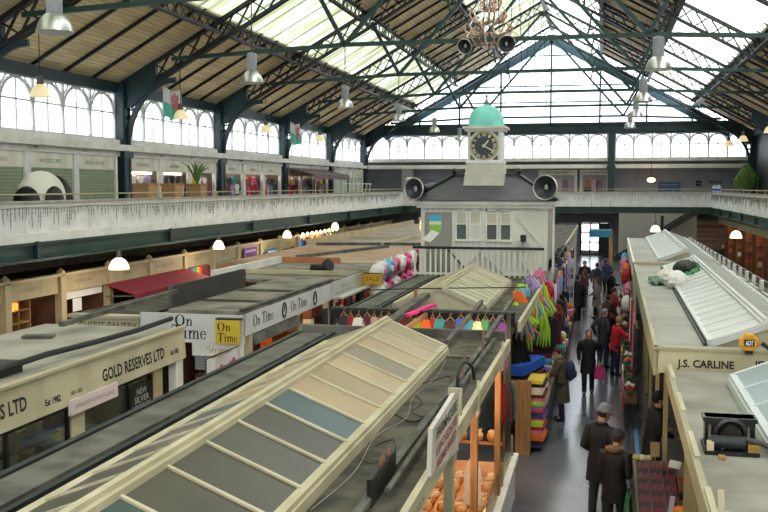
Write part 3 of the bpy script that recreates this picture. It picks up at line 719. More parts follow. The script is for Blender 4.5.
b = MB(); b.bx(-10.15, -10.05, 3, 15.85, 0, 2.74); b.bx(-10.05, BX - .1, 15.75, 15.85, 0, 2.74); b.bx(BX - 1.3, BX - 1.2, 3, 15.8, 0, 2.74); b.build('back_wall', mat('dark_shop_inside', '#2b2622', .7, '#3a322b', 1.5), t)
for a, c in ((9.2, 10.7), (10.7, 12.15), (12.5, 13.9), (13.9, 14.75)):
    MB().bx(BX - .08, BX - .06, a, c, .9, 2.28).build('window_pane', G_clear, t)
    b = MB(); b.bx(BX - .09, BX - .03, c - .05, c, .9, 2.28); b.bx(BX - .09, BX - .03, a, c, 2.2, 2.28); b.build('window_bar', M_dark, t)
b = MB(); b.bx(BX - 1.2, BX - .12, 9, 14.8, .85, .92); b.bx(BX - .6, BX - .14, 9, 12.1, 1.5, 1.53); b.bx(BX - .6, BX - .14, 9, 12.1, 1.85, 1.88); b.build('shelf', M_strip, t)
add_point(BX - .7, 10.5, 2.2, 8, .1, (1, .85, .65)); add_point(BX - .7, 13.6, 2.2, 6, .1, (1, .85, .65))
for i in range(14):
    y = 9.3 + i * .2; z = 1.53 if i % 2 else 1.88
    boxy('jewellery_tray', '%s display tray in the lit Gold Reserves window, %s from the left' % (('white', 'green', 'beige')[i % 3], ORD[i]), 'tray', BX - .5, BX - .3, y, y + .17, z + .002, z + .22, paint(('#d8d5c8', '#4d5c40', '#b79f74')[i % 3]), 'trays in the left shop window', lid=paint('#e4ddc9'))
t2 = thing('fascia_board', 'pale pink sign board hung under the Gold Reserves lettering', 'sign', (BX + .08, 12.6, 2.1)); MB().bx(BX + .07, BX + .11, 11.95, 13.3, 2.14, 2.36).build('board', mat('pinkish_board', '#d9c6c2', .5), t2)
text('JEWELLERY BOUGHT & SOLD', (BX + .11, 12.62, 2.22), (0, 1, 0), (0, 0, 1), .06, paint('#9c8886'), t2, width=1.1)
t2 = thing('window_sign', 'small black notice board reading new silver lines in the shop window', 'sign', (BX, 14.2, 1.5)); MB().bx(BX, BX + .03, 13.85, 14.6, 1.65, 2.12).build('board', M_black, t2)
for i, s in enumerate(('NEW', 'SILVER', 'LINES IN')): text(s, (BX + .03, 14.22, 1.98 - i * .13), (0, 1, 0), (0, 0, 1), .1, paint('#c9c6bd'), t2, width=(.35, .5, .62)[i])
boxy('cardboard_box', 'tan cardboard box standing in the window above the black notice', 'box', BX - .3, BX - .1, 14.3, 14.65, 2.13, 2.26, paint('#c08f58'))
t2 = thing('sales_table', 'low table with a blue edge and papers in front of the left shop', 'table', (BX + .55, 13.0, 0)); MB().bx(BX + .12, BX + .9, 12.5, 13.7, 1.5, 1.56).build('table_top', paint('#8f969c'), t2); MB().bx(BX + .9, BX + .93, 12.5, 13.7, 1.48, 1.6).build('edge', cm('blue'), t2)
for x in (BX + .17, BX + .85):
    for y in (12.55, 13.65): MB().bx(x - .025, x + .025, y - .025, y + .025, 0, 1.5).build('leg', M_strip, t2)
for i, (x, y, cl) in enumerate(((.3, 12.7, '#e9e6da'), (.5, 12.85, '#d9cf8a'), (.4, 13.05, '#dcdcdc'), (.65, 13.2, '#d2c9b2'), (.5, 13.4, '#e9e6da'))):
    MBp = MB().box((BX + x, y, 1.575), (.3, .2, .02), .3 * i); tag(MBp.build('paper_stack', paint(cl)), '%s pile of papers on the blue edged table, %s from its near end' % (('white', 'yellow', 'pale grey', 'buff', 'white')[i], ORD[i]), 'papers', 'papers on the table')
# pipes and clutter on this roof
for nm, p, q, r, l in (('roof_cable', (-8.0, 3.2, 2.97), (-7.62, 15.9, 2.97), .045, 'thick black cable run along the near left stall roof'), ('roof_pipe', (-9.75, 4, 2.9), (-9.3, 10.5, 2.9), .06, 'grey pipe lying further back on the near left stall roof')):
    b = MB(); b.tube([Vector(p).lerp(Vector(q), i / 10) + Vector((0, 0, .02 * sin(i * 2))) for i in range(11)], r, 8); o = b.build(nm, M_cable if 'cable' in nm else M_strip); tag(o, l, 'pipe')
tag(MB().box((-8.1, 11.2, 2.9), (.55, .9, .16), .05).build('roof_box', M_black), 'black box under the cable on the near left stall roof', 'box')
tag(MB().lathe([(.12, 0), (.12, .02), (.02, .03), (.03, .2), (0, .24)], (-8.55, 11.6, 2.83), 10).build('plastic_bottle', paint('#d4dade')), 'small pale bottle standing on the near left stall roof', 'bottle')
tag(MB().box((-8.75, 11.5, 2.86), (.3, .5, .06), .2).build('red_rag', cm('red')), 'red rag lying on the near left stall roof', 'rag')
tag(MB().box((-9.3, 14.3, 2.85), (.5, .25, .05), .3).build('roof_plate', M_strip), 'small grey plate lying at the far end of the near left roof', 'plate')

# ---- the clock repairer's stall and its neighbour
def serif(s, o, right, up, hgt, m, par, width=None, depth=.006):
    """heavy old style lettering: thick stems, hair-line joins and serifs, upper and lower case of 'On Time Straps'"""
    R = Vector(right).normalized(); U = Vector(up).normalized(); N = R.cross(U); glyph = []; x = 0
    def rect(a, b, c, d): glyph.append([(a, b), (c, b), (c, d), (a, d)])
    def ring(cx, cy, rx, ry, tx, ty, a0=0, a1=2 * PI, n=20):
        for i in range(n):
            t0 = a0 + (a1 - a0) * i / n; t1 = a0 + (a1 - a0) * (i + 1) / n
            glyph.append([(cx + rx * cos(t0), cy + ry * sin(t0)), (cx + rx * cos(t1), cy + ry * sin(t1)), (cx + (rx - tx) * cos(t1), cy + (ry - ty) * sin(t1)), (cx + (rx - tx) * cos(t0), cy + (ry - ty) * sin(t0))])
    for ch in s:
        if ch == 'O': ring(x + .42, .5, .42, .52, .17, .05, n=28); x += .92
        elif ch == 'T': rect(x + .33, 0, x + .5, .96); rect(x, .92, x + .83, 1); rect(x, .74, x + .04, .96); rect(x + .79, .74, x + .83, .96); rect(x + .22, 0, x + .61, .04); x += .9
        elif ch == 'i': rect(x + .1, 0, x + .23, .62); rect(x, 0, x + .33, .035); rect(x + .02, .59, x + .14, .62); ring(x + .165, .82, .085, .085, .08, .08, n=10); x += .38
        elif ch in 'nm':
            rect(x + .08, 0, x + .2, .62); rect(x, 0, x + .28, .035); rect(x, .59, x + .12, .62)
            for q in range(1 if ch == 'n' else 2):
                ox = x + .2 + q * .3; ring(ox + .15, .42, .17, .21, .1, .06, 0, PI, 10); rect(ox + .2, 0, ox + .32, .43); rect(ox + .12, 0, ox + .4, .035)
            x += .64 if ch == 'n' else .95
        elif ch == 'e': ring(x + .24, .3, .24, .32, .11, .04, .15, 1.85 * PI, 18); rect(x + .08, .32, x + .45, .36); x += .55
        elif ch == 'S': ring(x + .26, .73, .24, .27, .09, .06, .2 * PI, 1.4 * PI, 14); ring(x + .26, .26, .26, .27, .09, .06, -.75 * PI, .5 * PI, 14); x += .6
        elif ch == 't': rect(x + .1, 0, x + .22, .8); rect(x, .55, x + .34, .6); x += .38
        elif ch == 'r': rect(x + .08, 0, x + .2, .62); rect(x, 0, x + .28, .035); ring(x + .28, .48, .1, .12, .08, .08, 0, PI, 8); x += .42
        elif ch == 'a': ring(x + .2, .2, .2, .2, .09, .04, n=14); rect(x + .3, 0, x + .42, .5); ring(x + .25, .46, .17, .16, .1, .05, 0, PI, 8); x += .5
        elif ch == 'p': rect(x + .08, -.3, x + .2, .62); rect(x, -.3, x + .28, -.26); ring(x + .32, .31, .2, .31, .1, .05, n=14); x += .6
        elif ch == 's': ring(x + .18, .45, .16, .17, .07, .05, .2 * PI, 1.4 * PI, 10); ring(x + .18, .16, .17, .17, .07, .05, -.75 * PI, .5 * PI, 10); x += .42
        else: x += .35
    sx = (width / x) if width else hgt; b = MB(); o = Vector(o) - R * (x * sx / 2)
    for g in glyph: b.add([o + R * p * sx + U * q * hgt + N * depth for p, q in g], [tuple(range(len(g)))])
    return b.build('lettering', m, par)
M_signw = mat('white_sign', '#dddcd8', .5, '#cfcdc8', 1.5)
t = thing('market_stall', 'clock repair stall with white On Time signs and warm window', 'stall', (-8.5, 22, 0))
MB().bx(-9.1, BX + .03, 18.85, 25.5, 2.66, 2.74).build('roof', M_felt2, t)
for y in (20.4, 22.6): MB().bx(-9.0, BX - .1, y, y + .06, 2.74, 2.79).build('roof_seam', M_strip, t)
MB().bx(BX - .05, BX + .06, 18.8, 25.6, 2.74, 2.8).build('eaves_gutter', M_strip, t)
f = MB().bx(-9.75, BX + .04, 18.82, 18.9, 2.04, 2.66).build('front_fascia', M_signw, t)
serif('On', (-8.72, 18.82, 2.4), (1, 0, 0), (0, 0, 1), .24, M_ink, f, .42); serif('Time', (-8.6, 18.82, 2.12), (1, 0, 0), (0, 0, 1), .3, M_ink, f, .82)
f2 = MB().bx(-8.55, BX + .02, 18.83, 18.9, 1.76, 2.04).build('lower_board', M_signw, t); serif('Straps', (-7.95, 18.83, 1.84), (1, 0, 0), (0, 0, 1), .13, paint('#6a6a66'), f2, .5)
MB().bx(-8.5, BX - .1, 18.86, 18.92, 1.45, 1.76).build('shutter', mat('grey_shutter', '#7f848a', .5, lines=('Z', .06, .2, '#5d6268')), t)
b = MB(); b.bx(-9.0, -8.9, 18.9, 25.4, 0, 2.66); b.bx(-9, BX - .15, 25.35, 25.45, 0, 2.66); b.bx(BX - 1.3, BX - 1.25, 19.5, 25.4, 0, 2.66); b.build('inside_wall', mat('brown_interior', '#5f3d27', .7, '#46291a', 1.2), t)
f3 = MB().bx(BX - .04, BX + .04, 18.85, 25.5, 2.2, 2.68).build('side_fascia', M_signw, t)
for yc in (20.05, 22.62):
    serif('On Time', (BX + .04, yc, 2.34), (0, 1, 0), (0, 0, 1), .25, M_ink, f3, 1.35)
for yc in (21.45, 23.95):
    b = MB()
    for j, r in enumerate((.19, .155)): b.tube([(BX + .05, yc + r * .8 * cos(2 * PI * i / 20), 2.44 + r * sin(2 * PI * i / 20)) for i in range(20)], .012, 4, True)
    b.bar((BX + .05, yc, 2.44), (BX + .05, yc, 2.55), .015, .015); b.bar((BX + .05, yc, 2.44), (BX + .05, yc - .08, 2.44), .015, .015); b.build('clock_emblem', M_ink, f3)
for y in (19.3, 22.6, 25.3): MB().bx(BX - .12, BX + .02, y - .09, y + .1, 0, 2.22).build('post', M_cream2, t)
MB().prism([(BX - .05, 19.4, 1.95), (BX + .1, 19.4, 1.95), (BX, 19.4, 2.2)], (0, 3.2, 0)).build('shutter_box', M_strip, t)
MB().bx(BX - 1.1, BX - .1, 18.95, 25.2, .9, .98).build('counter', M_wood, t); MB().bx(BX - 1.2, BX - .9, 19.6, 25.2, 1.55, 1.6).build('shelf', M_wood, t)
add_point(BX - .6, 20.3, 2.35, 22, .08, (1, .6, .3)); add_point(BX - .6, 23.9, 2.35, 22, .08, (1, .6, .3)); add_point(BX - .5, 18.6, 1.6, 3, .08, (1, .75, .5))
for i in range(16):
    cl = ['orange', 'red', 'brown', 'cream', 'beige', 'orange', 'white', 'black'][i % 8]; y = 19.5 + i * .35
    boxy('watch_box', '%s watch box, %s along the counter of the On Time stall' % (cl, ORD[i]), 'box', BX - .5, BX - .2, y, y + .26, .98, 1.25 + .4 * (i % 3), cm(cl), 'boxes on the clock stall counter', lid=cm(['white', 'orange', 'brown'][i % 3]))
    boxy('wall_clock', 'small clock case, %s along the inner shelf of the On Time stall' % ORD[i], 'clock', BX - 1.15, BX - .95, y, y + .24, 1.6, 1.95, paint(('#c98b4a', '#8a3b2a', '#d8c9a4')[i % 3]), 'clocks on the inner shelf', lid=paint('#3b2b20'))
t2 = thing('parapet_board', 'tall dark grey board standing along the clock stall roof', 'board', (-9.1, 21.3, 2.66)); MB().bx(-9.2, -9.12, 19.1, 23.5, 2.6, 3.22).build('panel', mat('charcoal_board', '#37352f', .7, '#2c2a27', 1), t2); MB().bx(-9.2, -9.12, 19.08, 19.12, 2.3, 3.25).build('edge', M_strip, t2)
t2 = thing('hanging_sign', 'square yellow On Time sign hanging at the corner of the clock stall', 'sign', (-7.62, 18.65, 2.05)); MB().bx(-7.92, -7.38, 18.62, 18.66, 2.08, 2.58).build('board', paint('#d8b838'), t2); serif('On', (-7.72, 18.62, 2.35), (1, 0, 0), (0, 0, 1), .18, M_ink, t2, .3); serif('Time', (-7.64, 18.62, 2.12), (1, 0, 0), (0, 0, 1), .19, M_ink, t2, .46)
MB().bx(-7.92, -7.38, 18.63, 18.82, 2.58, 2.61).build('bracket', M_dark, t2)
t2 = thing('printed_sheet', 'pale plastic sheet printed with pink flowers by the clock stall corner', 'sheet', (-7.15, 17.6, 1.5)); b = MB(); n = 12
for i in range(n):
    def S(u, z): return Vector((-7.25 + .08 * sin(u * 9) + .1 * (2.2 - z), 16.5 + 1.7 * u, z - .05 * sin(u * PI)))
    b.add([S(i / n, 1.5), S((i + 1) / n, 1.5), S((i + 1) / n, 2.15), S(i / n, 2.15)], [(0, 1, 2, 3)])
b.build('sheet', paint('#c9c7c4', .35), t2, smooth=True); b = MB()
for u, z, r in ((.25, 1.78, .17), (.45, 1.72, .14), (.62, 1.8, .18), (.8, 1.74, .13), (.35, 1.62, .1), (.7, 1.6, .12)):
    for q in range(5): b.ell((-7.1, 16.5 + 1.7 * u + r * .8 * cos(q * 1.26), z + r * .7 * sin(q * 1.26)), (.015, r * .55, r * .5), 8, 5)
b.build('flowers', paint('#b03a6a'), t2); MB().bar((-7.22, 16.45, 2.15), (-7.22, 18.2, 2.12), .03, .03).build('top_bar', M_strip, t2)
for y in (16.5, 18.15): MB().bar((-7.22, y, 0), (-7.22, y, 2.14), .03, .03).build('stand_leg', M_strip, t2)
for i in range(6):
    cl = ['orange', 'brown', 'white', 'red', 'cream', 'brown'][i]
    boxy('picture_box', '%s picture block on the clock stall front shelf, %s from the left' % (cl, ORD[i]), 'picture', -8.4 + i * .16, -8.27 + i * .16, 18.66, 18.75, 1.16, 1.38, cm(cl), 'blocks on the clock stall front shelf', lid=cm('dark brown'))
o = MB().bx(-8.5, -7.45, 18.6, 18.84, 1.1, 1.16).build('front_shelf', M_white); tag(o, 'narrow white shelf across the front of the clock stall', 'shelf')
# pantry stall
t = thing('market_stall', 'stall lettered Cheese Pantry left of the white On Time sign', 'stall', (-10.6, 20, 0))
f = MB().bx(-11.4, -9.8, 18.85, 18.93, 1.95, 2.5).build('fascia', M_cream, t); text('CHEESE PANTRY', (-10.55, 18.85, 2.2), (1, 0, 0), (0, 0, 1), .22, paint('#4a463a'), f, width=1.4)
MB().bx(-11.5, -9.76, 18.8, 19.1, 2.5, 2.57).build('cornice', M_cream2, t); MB().bx(-11.45, -9.8, 18.95, 23.5, 2.5, 2.56).build('roof', M_felt, t)
MB().bx(-11.45, -11.35, 18.95, 23.5, 0, 2.5).build('side_wall', M_cream, t); MB().bx(-9.9, -9.8, 18.95, 23.5, 0, 2.5).build('side_wall', M_cream, t); MB().bx(-11.4, -9.85, 18.93, 19.0, 0, 2.06).build('shutter', M_shutter, t)
tag(MB().bar((-9.05, 14.6, 3.02), (-9.0, 19.0, 3.12), .1, .08).build('timber_rail', M_strip), 'pale timber rail crossing the gap towards the dark parapet board', 'beam')

# ---- further stalls of this block
t = thing('market_stall', 'flat felted stall roof with white boards beyond the clock stall', 'stall', (-9, 31, 0))
MB().bx(-10.9, BX, 25.7, 31.6, 2.64, 2.72).build('roof', M_felt2, t); MB().bx(-11.05, -10.9, 25.7, 31.6, 2.6, 2.95).build('upstand', M_white, t)
f = MB().bx(BX - .04, BX + .04, 25.55, 28.3, 2.22, 2.68).build('fascia', M_signw, t); text('Keys Cut', (BX + .04, 26.9, 2.46), (0, 1, 0), (0, 0, 1), .1, paint('#8a8a86'), f); text('Watches  Batteries  Repairs', (BX + .04, 26.9, 2.3), (0, 1, 0), (0, 0, 1), .08, paint('#8a8a86'), f, width=2.2)
MB().bx(BX - .04, BX + .04, 28.3, 31.6, 2.24, 2.68).build('cream_fascia', M_cream, t); MB().bx(BX - .02, BX + .2, 26.2, 31.6, 2.16, 2.22).build('awning_rail', M_white, t)
for y in (26.3, 28.3, 30.0, 31.5): MB().bx(BX - .1, BX + .02, y - .08, y + .08, 0, 2.24).build('post', M_white if y < 28 else M_wood, t)
MB().bx(BX - 1.4, BX - 1.3, 25.6, 31.6, 0, 2.6).build('inside_wall', mat('brown_interior', '#5f3d27', .7, '#46291a', 1.2), t); MB().bx(BX - 1.2, BX - .1, 25.6, 31.5, .85, .92).build('counter', M_wood, t)
add_point(BX - .5, 27.2, 2.4, 25, .1, (1, .65, .4)); add_point(BX - .5, 30.2, 2.4, 25, .1, (1, .65, .4))
t = thing('market_stall', 'stall with an orange brown sheet roof in the left block', 'stall', (-9.2, 36, 0))
b = MB(); b.bx(-12.9, BX, 31.7, 41.0, 2.66, 2.74); b.build('roof', mat('orange_sheet', '#a98263', .75, '#b5a28b', .7), t); MB().bx(-11.0, -8.8, 31.62, 31.7, 2.6, 2.92).build('end_board', mat('orange_panel', '#c07a4e', .6, '#a8643c', 2), t)
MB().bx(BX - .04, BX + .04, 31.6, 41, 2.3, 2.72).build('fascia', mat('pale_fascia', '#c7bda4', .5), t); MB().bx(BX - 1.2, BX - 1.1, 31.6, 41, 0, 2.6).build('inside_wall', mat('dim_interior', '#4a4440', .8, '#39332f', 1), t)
add_point(BX - .4, 34, 2.3, 20, .1, (1, .75, .6)); add_point(BX - .4, 38.5, 2.3, 20, .1, (1, .75, .6))
t = thing('market_stall', 'farthest pale roofed stall of the left block, behind the clock house', 'stall', (-9.5, 52, 0))
MB().bx(-12.9, BX, 41.2, 66, 2.62, 2.72).build('roof', mat('pale_pink_felt', '#a89d90', .8, '#8f8579', .8), t); MB().bx(-13.0, -12.9, 41, 66, 2.5, 3.0).build('upstand', M_shop, t); MB().bx(BX - .04, BX + .06, 41, 66, 2.2, 3.0).build('fascia', mat('pale_fascia', '#c7bda4', .5), t); MB().bx(-12.9, BX, 41.1, 41.2, 0, 2.62).build('end_wall', M_shop, t)
for i, (x0, y0, x1, y1) in enumerate(((-10.8, 27.3, BX, 27.3), (-12.5, 41, BX - .2, 42), (-12.5, 47, BX, 47.3), (-10.9, 33.3, -9, 40), (-9.6, 41.5, -9.0, 60))):
    b = MB().bar((x0, y0, 2.8), (x1, y1, 2.8), .16, .12); tag(b.build('roof_timber', M_strip if i % 2 else M_cream), '%s timber laid over the left block roofs, %s from the near end' % ('grey' if i % 2 else 'pale', ORD[i]), 'beam')
t = thing('vent_pipe', 'short black elbow pipe lying on the roof beyond the clock stall', 'pipe', (-8.3, 28.1, 2.72)); b = MB(); b.tube([(-8.75, 28.1, 2.86), (-8.4, 28.1, 2.86), (-8.2, 28.0, 2.95)], [.12, .13, .16], 12); b.build('elbow', M_black, t, smooth=True); MB().tube([(-8.2, 28.0, 2.95), (-8.12, 27.96, 2.99)], .2, 12).build('flange', M_black, t)
t = thing('hanging_sign', 'yellow sign hung beside the plastic wrapped pink goods', 'sign', (-7.2, 29.2, 2.3)); MB().bx(-7.35, -6.75, 29.18, 29.22, 2.28, 2.62).build('board', paint('#d9a92a'), t); text('SALE', (-7.05, 29.18, 2.4), (1, 0, 0), (0, 0, 1), .13, paint('#8a3b1a'), t, width=.45)
MB().bx(-7.35, -6.75, 29.17, 29.23, 2.62, 2.65).build('bracket', M_dark, t)
# pink and white wrapped goods on the left block front
wc = [('white', 'pink'), ('sky blue', 'white'), ('hot pink', 'white'), ('crimson', 'pink')]
idx = 0
for r in range(2):
    for i in range(9):
        y = 29.8 + i * 1.0; cl = ['white', 'sky blue', 'pink', 'white', 'hot pink', 'white', 'crimson', 'hot pink', 'pink', 'maroon'][(i + r * 3) % 10]; z = 2.95 - r * .66
        t = thing('wrapped_toy', '%s plastic wrapped bundle, %s along the %s row on the left block front' % (cl, ORD[i], ('top', 'middle', 'bottom')[r]), 'wrapped goods', (-7.05, y, z - .6), 0, 'plastic wrapped bundles on the left block')
        b = MB(); b.ell((-7.0, y, z - .33), (.3, .44, .3), 10, 8); b.ell((-6.9, y + .1, z - .14), (.2, .26, .18), 8, 6); b.build('bundle', paint(COL[cl], .3), t, smooth=True)
        k = MB(); k.ell((-6.74, y - .12, z - .3), (.06, .14, .13), 8, 6); k.build('ribbon_bow', paint(COL[['pink', 'white', 'crimson', 'white'][(i + r) % 4]], .4), t, smooth=True)
        MB().tube([(-7.0, y, z - .05), (-7.05, y, z + .06)], [.06, .01], 6).build('knot', paint('#d8d8d8', .3), t)
# dangling stock of the two open stalls
for i in range(22):
    y = 25.9 + (i % 11) * .5; cl = ['maroon', 'brown', 'black', 'crimson', 'charcoal', 'beige', 'dark brown', 'navy'][(i * 5) % 8]; r = i // 11
    garment(BX + .1 - r * .35, y, 2.12 - .15 * (i % 3), .3, .85, cl, '%s bag hanging %s from the near end, %s row of the open left stall' % (cl, ORD[i % 11], ('outer', 'inner')[r]), 'bag', 'bags in the open left stall', 'x', False, False)
t = thing('display_counter', 'tall stand carrying the plastic wrapped pink bundles', 'stand', (-7.02, 34, 0)); MB().bx(-7.33, -6.7, 29.3, 38.5, 1.6, 1.68).build('stand_top', M_wood, t); MB().bx(-6.76, -6.72, 29.3, 38.5, .1, 1.6).build('front_cloth', cm('hot pink'), t)
for y in (29.4, 33.8, 38.3):
    for x in (-7.28, -6.85): MB().bx(x, x + .06, y, y + .06, 0, 1.6).build('leg', M_wood, t)
# ================================================================ centre block: near stall with its glazed skylight
pane_cols = ['#4a473b', '#42504a', '#49463a', '#474438', '#4b4a40', '#46443a', '#435456', '#a08a66', '#978461', '#a68f6c', '#7d715a', '#a48e6b', '#a18d6d', '#958362']
def pane_mat(c):
    n = 'dusty_pane_' + c[1:]
    return glassmat(n, c, .12, c, .07) if False else mat(n, c, .3, col2=tuple(v * .82 for v in hx(c)), scale=1.4, spec=.15)
def skylight(parent, x0, xr, x1, ya, yb, ze, zrdg, npan, cols, gable_col=None, mpane=None, mright=None, bars=None, barw=.04):
    """gabled rooflight: cream ridge and frames, one pane between each pair of bars, boarded gable ends"""
    fm = bars or M_cream2
    b = MB(); b.bx(xr - .07, xr + .07, ya, yb, zrdg - .03, zrdg + .05); b.bx(xr - .03, xr + .03, ya, yb, zrdg + .05, zrdg + .09); b.build('ridge_cap', fm, parent)
    for xe, sgn in ((x0, -1), (x1, 1)):
        b = MB(); b.bar((xe, ya, ze), (xe, yb, ze), .1, .09); b.bar((xe + sgn * .04, ya, ze - .06), (xe + sgn * .04, yb, ze - .06), .06, .12); b.build('eaves_rail', fm, parent)
        d = (yb - ya) / npan
        for i in range(npan + 1):
            y = ya + i * d; MB().bar((xe, y, ze + .03), (xr, y, zrdg + .02), .07 if i in (0, npan) else barw, .04).build('glazing_bar', fm, parent)
        for i in range(npan):
            y = ya + i * d
            m = (mright if (mright and sgn > 0) else mpane) if mpane else pane_mat(cols[i % len(cols)])
            MB().prism([(xe, y, ze + .02), (xe, y + d, ze + .02), (xr, y + d, zrdg + .01), (xr, y, zrdg + .01)], (0, 0, .012)).build('pane', m, parent)
    for y in (ya, yb):
        s = 1 if y == ya else -1
        MB().prism([(x0, y + s * .02, ze - .12), (x1, y + s * .02, ze - .12), (x1, y + s * .02, ze + .02), (xr, y + s * .02, zrdg), (x0, y + s * .02, ze + .02)], (0, s * .03, 0)).build('gable_board', gable_col or M_cream2, parent)
        for xe in (x0, x1): MB().bar((xe, y, ze - .01), (xr, y, zrdg + .0), .05, .1).build('barge_board', fm, parent)
ZR = 2.9
def centre_stall(y0, y1, label, sk, cols, npan):
    t = thing('market_stall', label, 'stall', (-3.1, (y0 + y1) / 2, 0))
    MB().bx(-4.38, -1.46, y0, y1, ZR - .08, ZR).build('roof', M_felt, t)
    MB().bx(-4.95, -4.52, y0, y1, ZR - .1, ZR + .02).build('gutter_board', M_strip, t); MB().bx(-5.0, -4.93, y0, y1, ZR - .12, ZR + .05).build('gutter_edge', M_dark, t)
    MB().bx(-4.52, -4.38, y0, y1, ZR - .14, ZR - .06).build('gutter_channel', M_black, t); MB().bx(-4.40, -4.34, y0, y1, ZR - .06, ZR + .05).build('upstand', M_dark, t)
    MB().bx(-1.46, -1.4, y0, y1, ZR - .16, ZR + .03).build('fascia', M_cream, t)
    MB().bx(-4.9, -4.8, y0, y1, 0, ZR - .1).build('side_wall', M_shop, t)
    MB().bx(-4.8, -3.4, y0, y0 + .08, 0, ZR - .08).build('end_wall', M_cream, t)
    skylight(t, -4.05, -3.12, -2.25, sk[0], sk[1], 3.0, 3.36, npan, cols)
    return t
t = centre_stall(2.6, 15.3, 'long felt roofed stall with the large cream skylight nearest the camera', (4.2, 13.85), pane_cols, 14)
f = t
text('FRESH BREAD  PIES  CAKES', (-1.4, 12.0, 2.785), (0, 1, 0), (0, 0, 1), .07, paint('#8d8465'), f, width=2.6); text('HOMEMADE DAILY', (-1.4, 6.8, 2.785), (0, 1, 0), (0, 0, 1), .07, paint('#8d8465'), f, width=1.6)
for y in (11.3, 14.0): MB().bx(-1.5, -1.42, y - .07, y + .07, 0, 2.75).build('post', M_wood, t)
for y in (7.0, 9.3): MB().bx(-1.5, -1.41, y - .08, y + .08, 0, 2.75).build('pilaster', M_cream, t)
MB().bx(-1.5, -1.44, 4, 9.3, 0, 1.0).build('stall_riser', M_cream, t); MB().bx(-3.4, -3.3, 9.3, 15.3, 0, 2.7).build('inside_wall', mat('lit_peach_wall', '#b5764c', .7, '#9c6038', 1.5), t)
for y in (11.2, 14.1): MB().prism([(-1.42, y - .1, 2.66), (-1.42, y + .1, 2.66), (-1.42, y, 3.08)], (.03, 0, 0)).build('finial_board', M_cream, t)
# counter with glass screen
t2 = thing('bakery_counter', 'white edged bakery counter with a glass screen beside the aisle', 'counter', (-1.9, 13.6, 0))
MB().bx(-3.0, -1.52, 9.6, 16.2, .5, .62).build('counter_top', mat('peach_board', '#d9a374', .5, '#c98d5c', 2), t2); MB().bx(-1.47, -1.33, 9.6, 16.3, .7, .78).build('front_ledge', M_white, t2); MB().bx(-1.47, -1.39, 9.6, 16.3, 0, .7).build('front_board', M_white, t2)
MB().bx(-1.45, -1.435, 9.7, 16.2, .78, 1.12).build('glass_screen', G_clear, t2); MB().bx(-3.1, -1.55, 15.55, 15.6, 1.1, 1.14).build('back_shelf', mat('peach_board', '#d9a374', .5, '#c98d5c', 2), t2)
for y in (9.9, 12.0, 14.4, 16.1): MB().tube([(-1.43, y, .76), (-1.43, y, 1.15)], .02, 6).build('screen_post', M_steel, t2)
for y in (10.6, 13.6, 16.0): add_point(-2.0, y - .2, 2.4, 55, .15, (1, .62, .34))
# loaves, pies and rolls on the counter, each one its own
def loaf(x, y, z, l, w, h, c, label, cat='bread', rot=0):
    t = thing('bread_loaf' if cat == 'bread' else 'pie', label, cat, (x, y, z), rot, 'bakery goods on the counter')
    b = MB(); b.ell((x, y, z + h * .48), (l / 2, w / 2, h * .52), 10, 7); b.v = [Vector((v.x, v.y, max(v.z, z))) for v in b.v]
    b.build('crust', mat('crust_' + c, c, .6, tuple(k * .7 for k in hx(c)), 9), t, smooth=True)
    k = MB()
    for q in (-1, 0, 1): k.bar((x + q * l * .22 - .02, y - w * .25, z + h * .96), (x + q * l * .22 + .02, y + w * .25, z + h * .96), .015, .02)
    k.build('slash', mat('pale_crumb', '#efd9b2', .7), t); return t
crumb = ['#d59a5c', '#e0b078', '#c98a4e', '#e6c294', '#b97a42', '#dca56a']
cn = ['golden', 'pale', 'brown', 'floury', 'dark', 'honey coloured']
n = 0
for r in range(5):
    for i in range(16):
        y = 10.0 + i * .34; x = -1.66 - r * .26; k = (i * 5 + r * 3) % 6
        loaf(x, y, .62, .2, .27, .13 + .03 * (k % 3), crumb[k], '%s loaf in the bakery, %s from the near end, %s row from the aisle' % (cn[k], ORD[i], ORD[r]))
for i in range(5):
    loaf(-1.7 - i * .27, 15.57, 1.14, .22, .3, .2, crumb[i], '%s loaf on the raised back shelf of the bakery, %s from the aisle' % (cn[i], ORD[i]))
t2 = thing('hanging_apron', 'white apron hung on the near wooden post of the bakery', 'apron', (-1.75, 12.5, 1.2))
b = garment_mesh(.2, .6, 'y', False); b.v = [v + Vector((-1.56, 11.95, 1.9)) for v in b.v]; b.build('cloth', paint('#eadfd2'), t2, smooth=True); MB().tube([(-1.56, 11.95, 1.88), (-1.54, 11.7, 2.02), (-1.47, 11.38, 2.1)], .015, 5).build('loop', M_white, t2)
# painted board on top of the fascia
t2 = thing('stall_sign', 'white board with red writing standing on the bakery fascia', 'sign', (-1.36, 8.4, 2.8))
MB().prism([(-1.38, 7.6, 3.0), (-1.38, 9.15, 2.8), (-1.38, 9.1, 3.38), (-1.38, 8.9, 3.42), (-1.38, 7.68, 3.38)], (.04, 0, 0)).build('board', mat('sign_board_white', '#cdc7ba', .5, '#b5ae9e', 3), t2)
text('FARMHOUSE', (-1.34, 8.42, 3.24), (0, 1, 0), (0, -.02, 1), .1, paint('#3e4a3c'), t2, width=1.15, bold=.02); text('LUNCHEON PIES', (-1.34, 8.42, 3.11), (0, 1, 0), (0, -.02, 1), .08, paint('#a13a44'), t2, width=1.2, bold=.02); text('HOME BAKED', (-1.34, 8.42, 2.98), (0, 1, 0), (0, -.02, 1), .08, paint('#a13a44'), t2, width=1.1, bold=.02)
b = MB()
for q in range(8): a0 = q * .2; b.bar((-1.4, 9.2 + .12 * sin(a0), 2.66 + .09 * q), (-1.4, 9.2 + .12 * sin(a0 + .2), 2.75 + .09 * q), .05, .14)
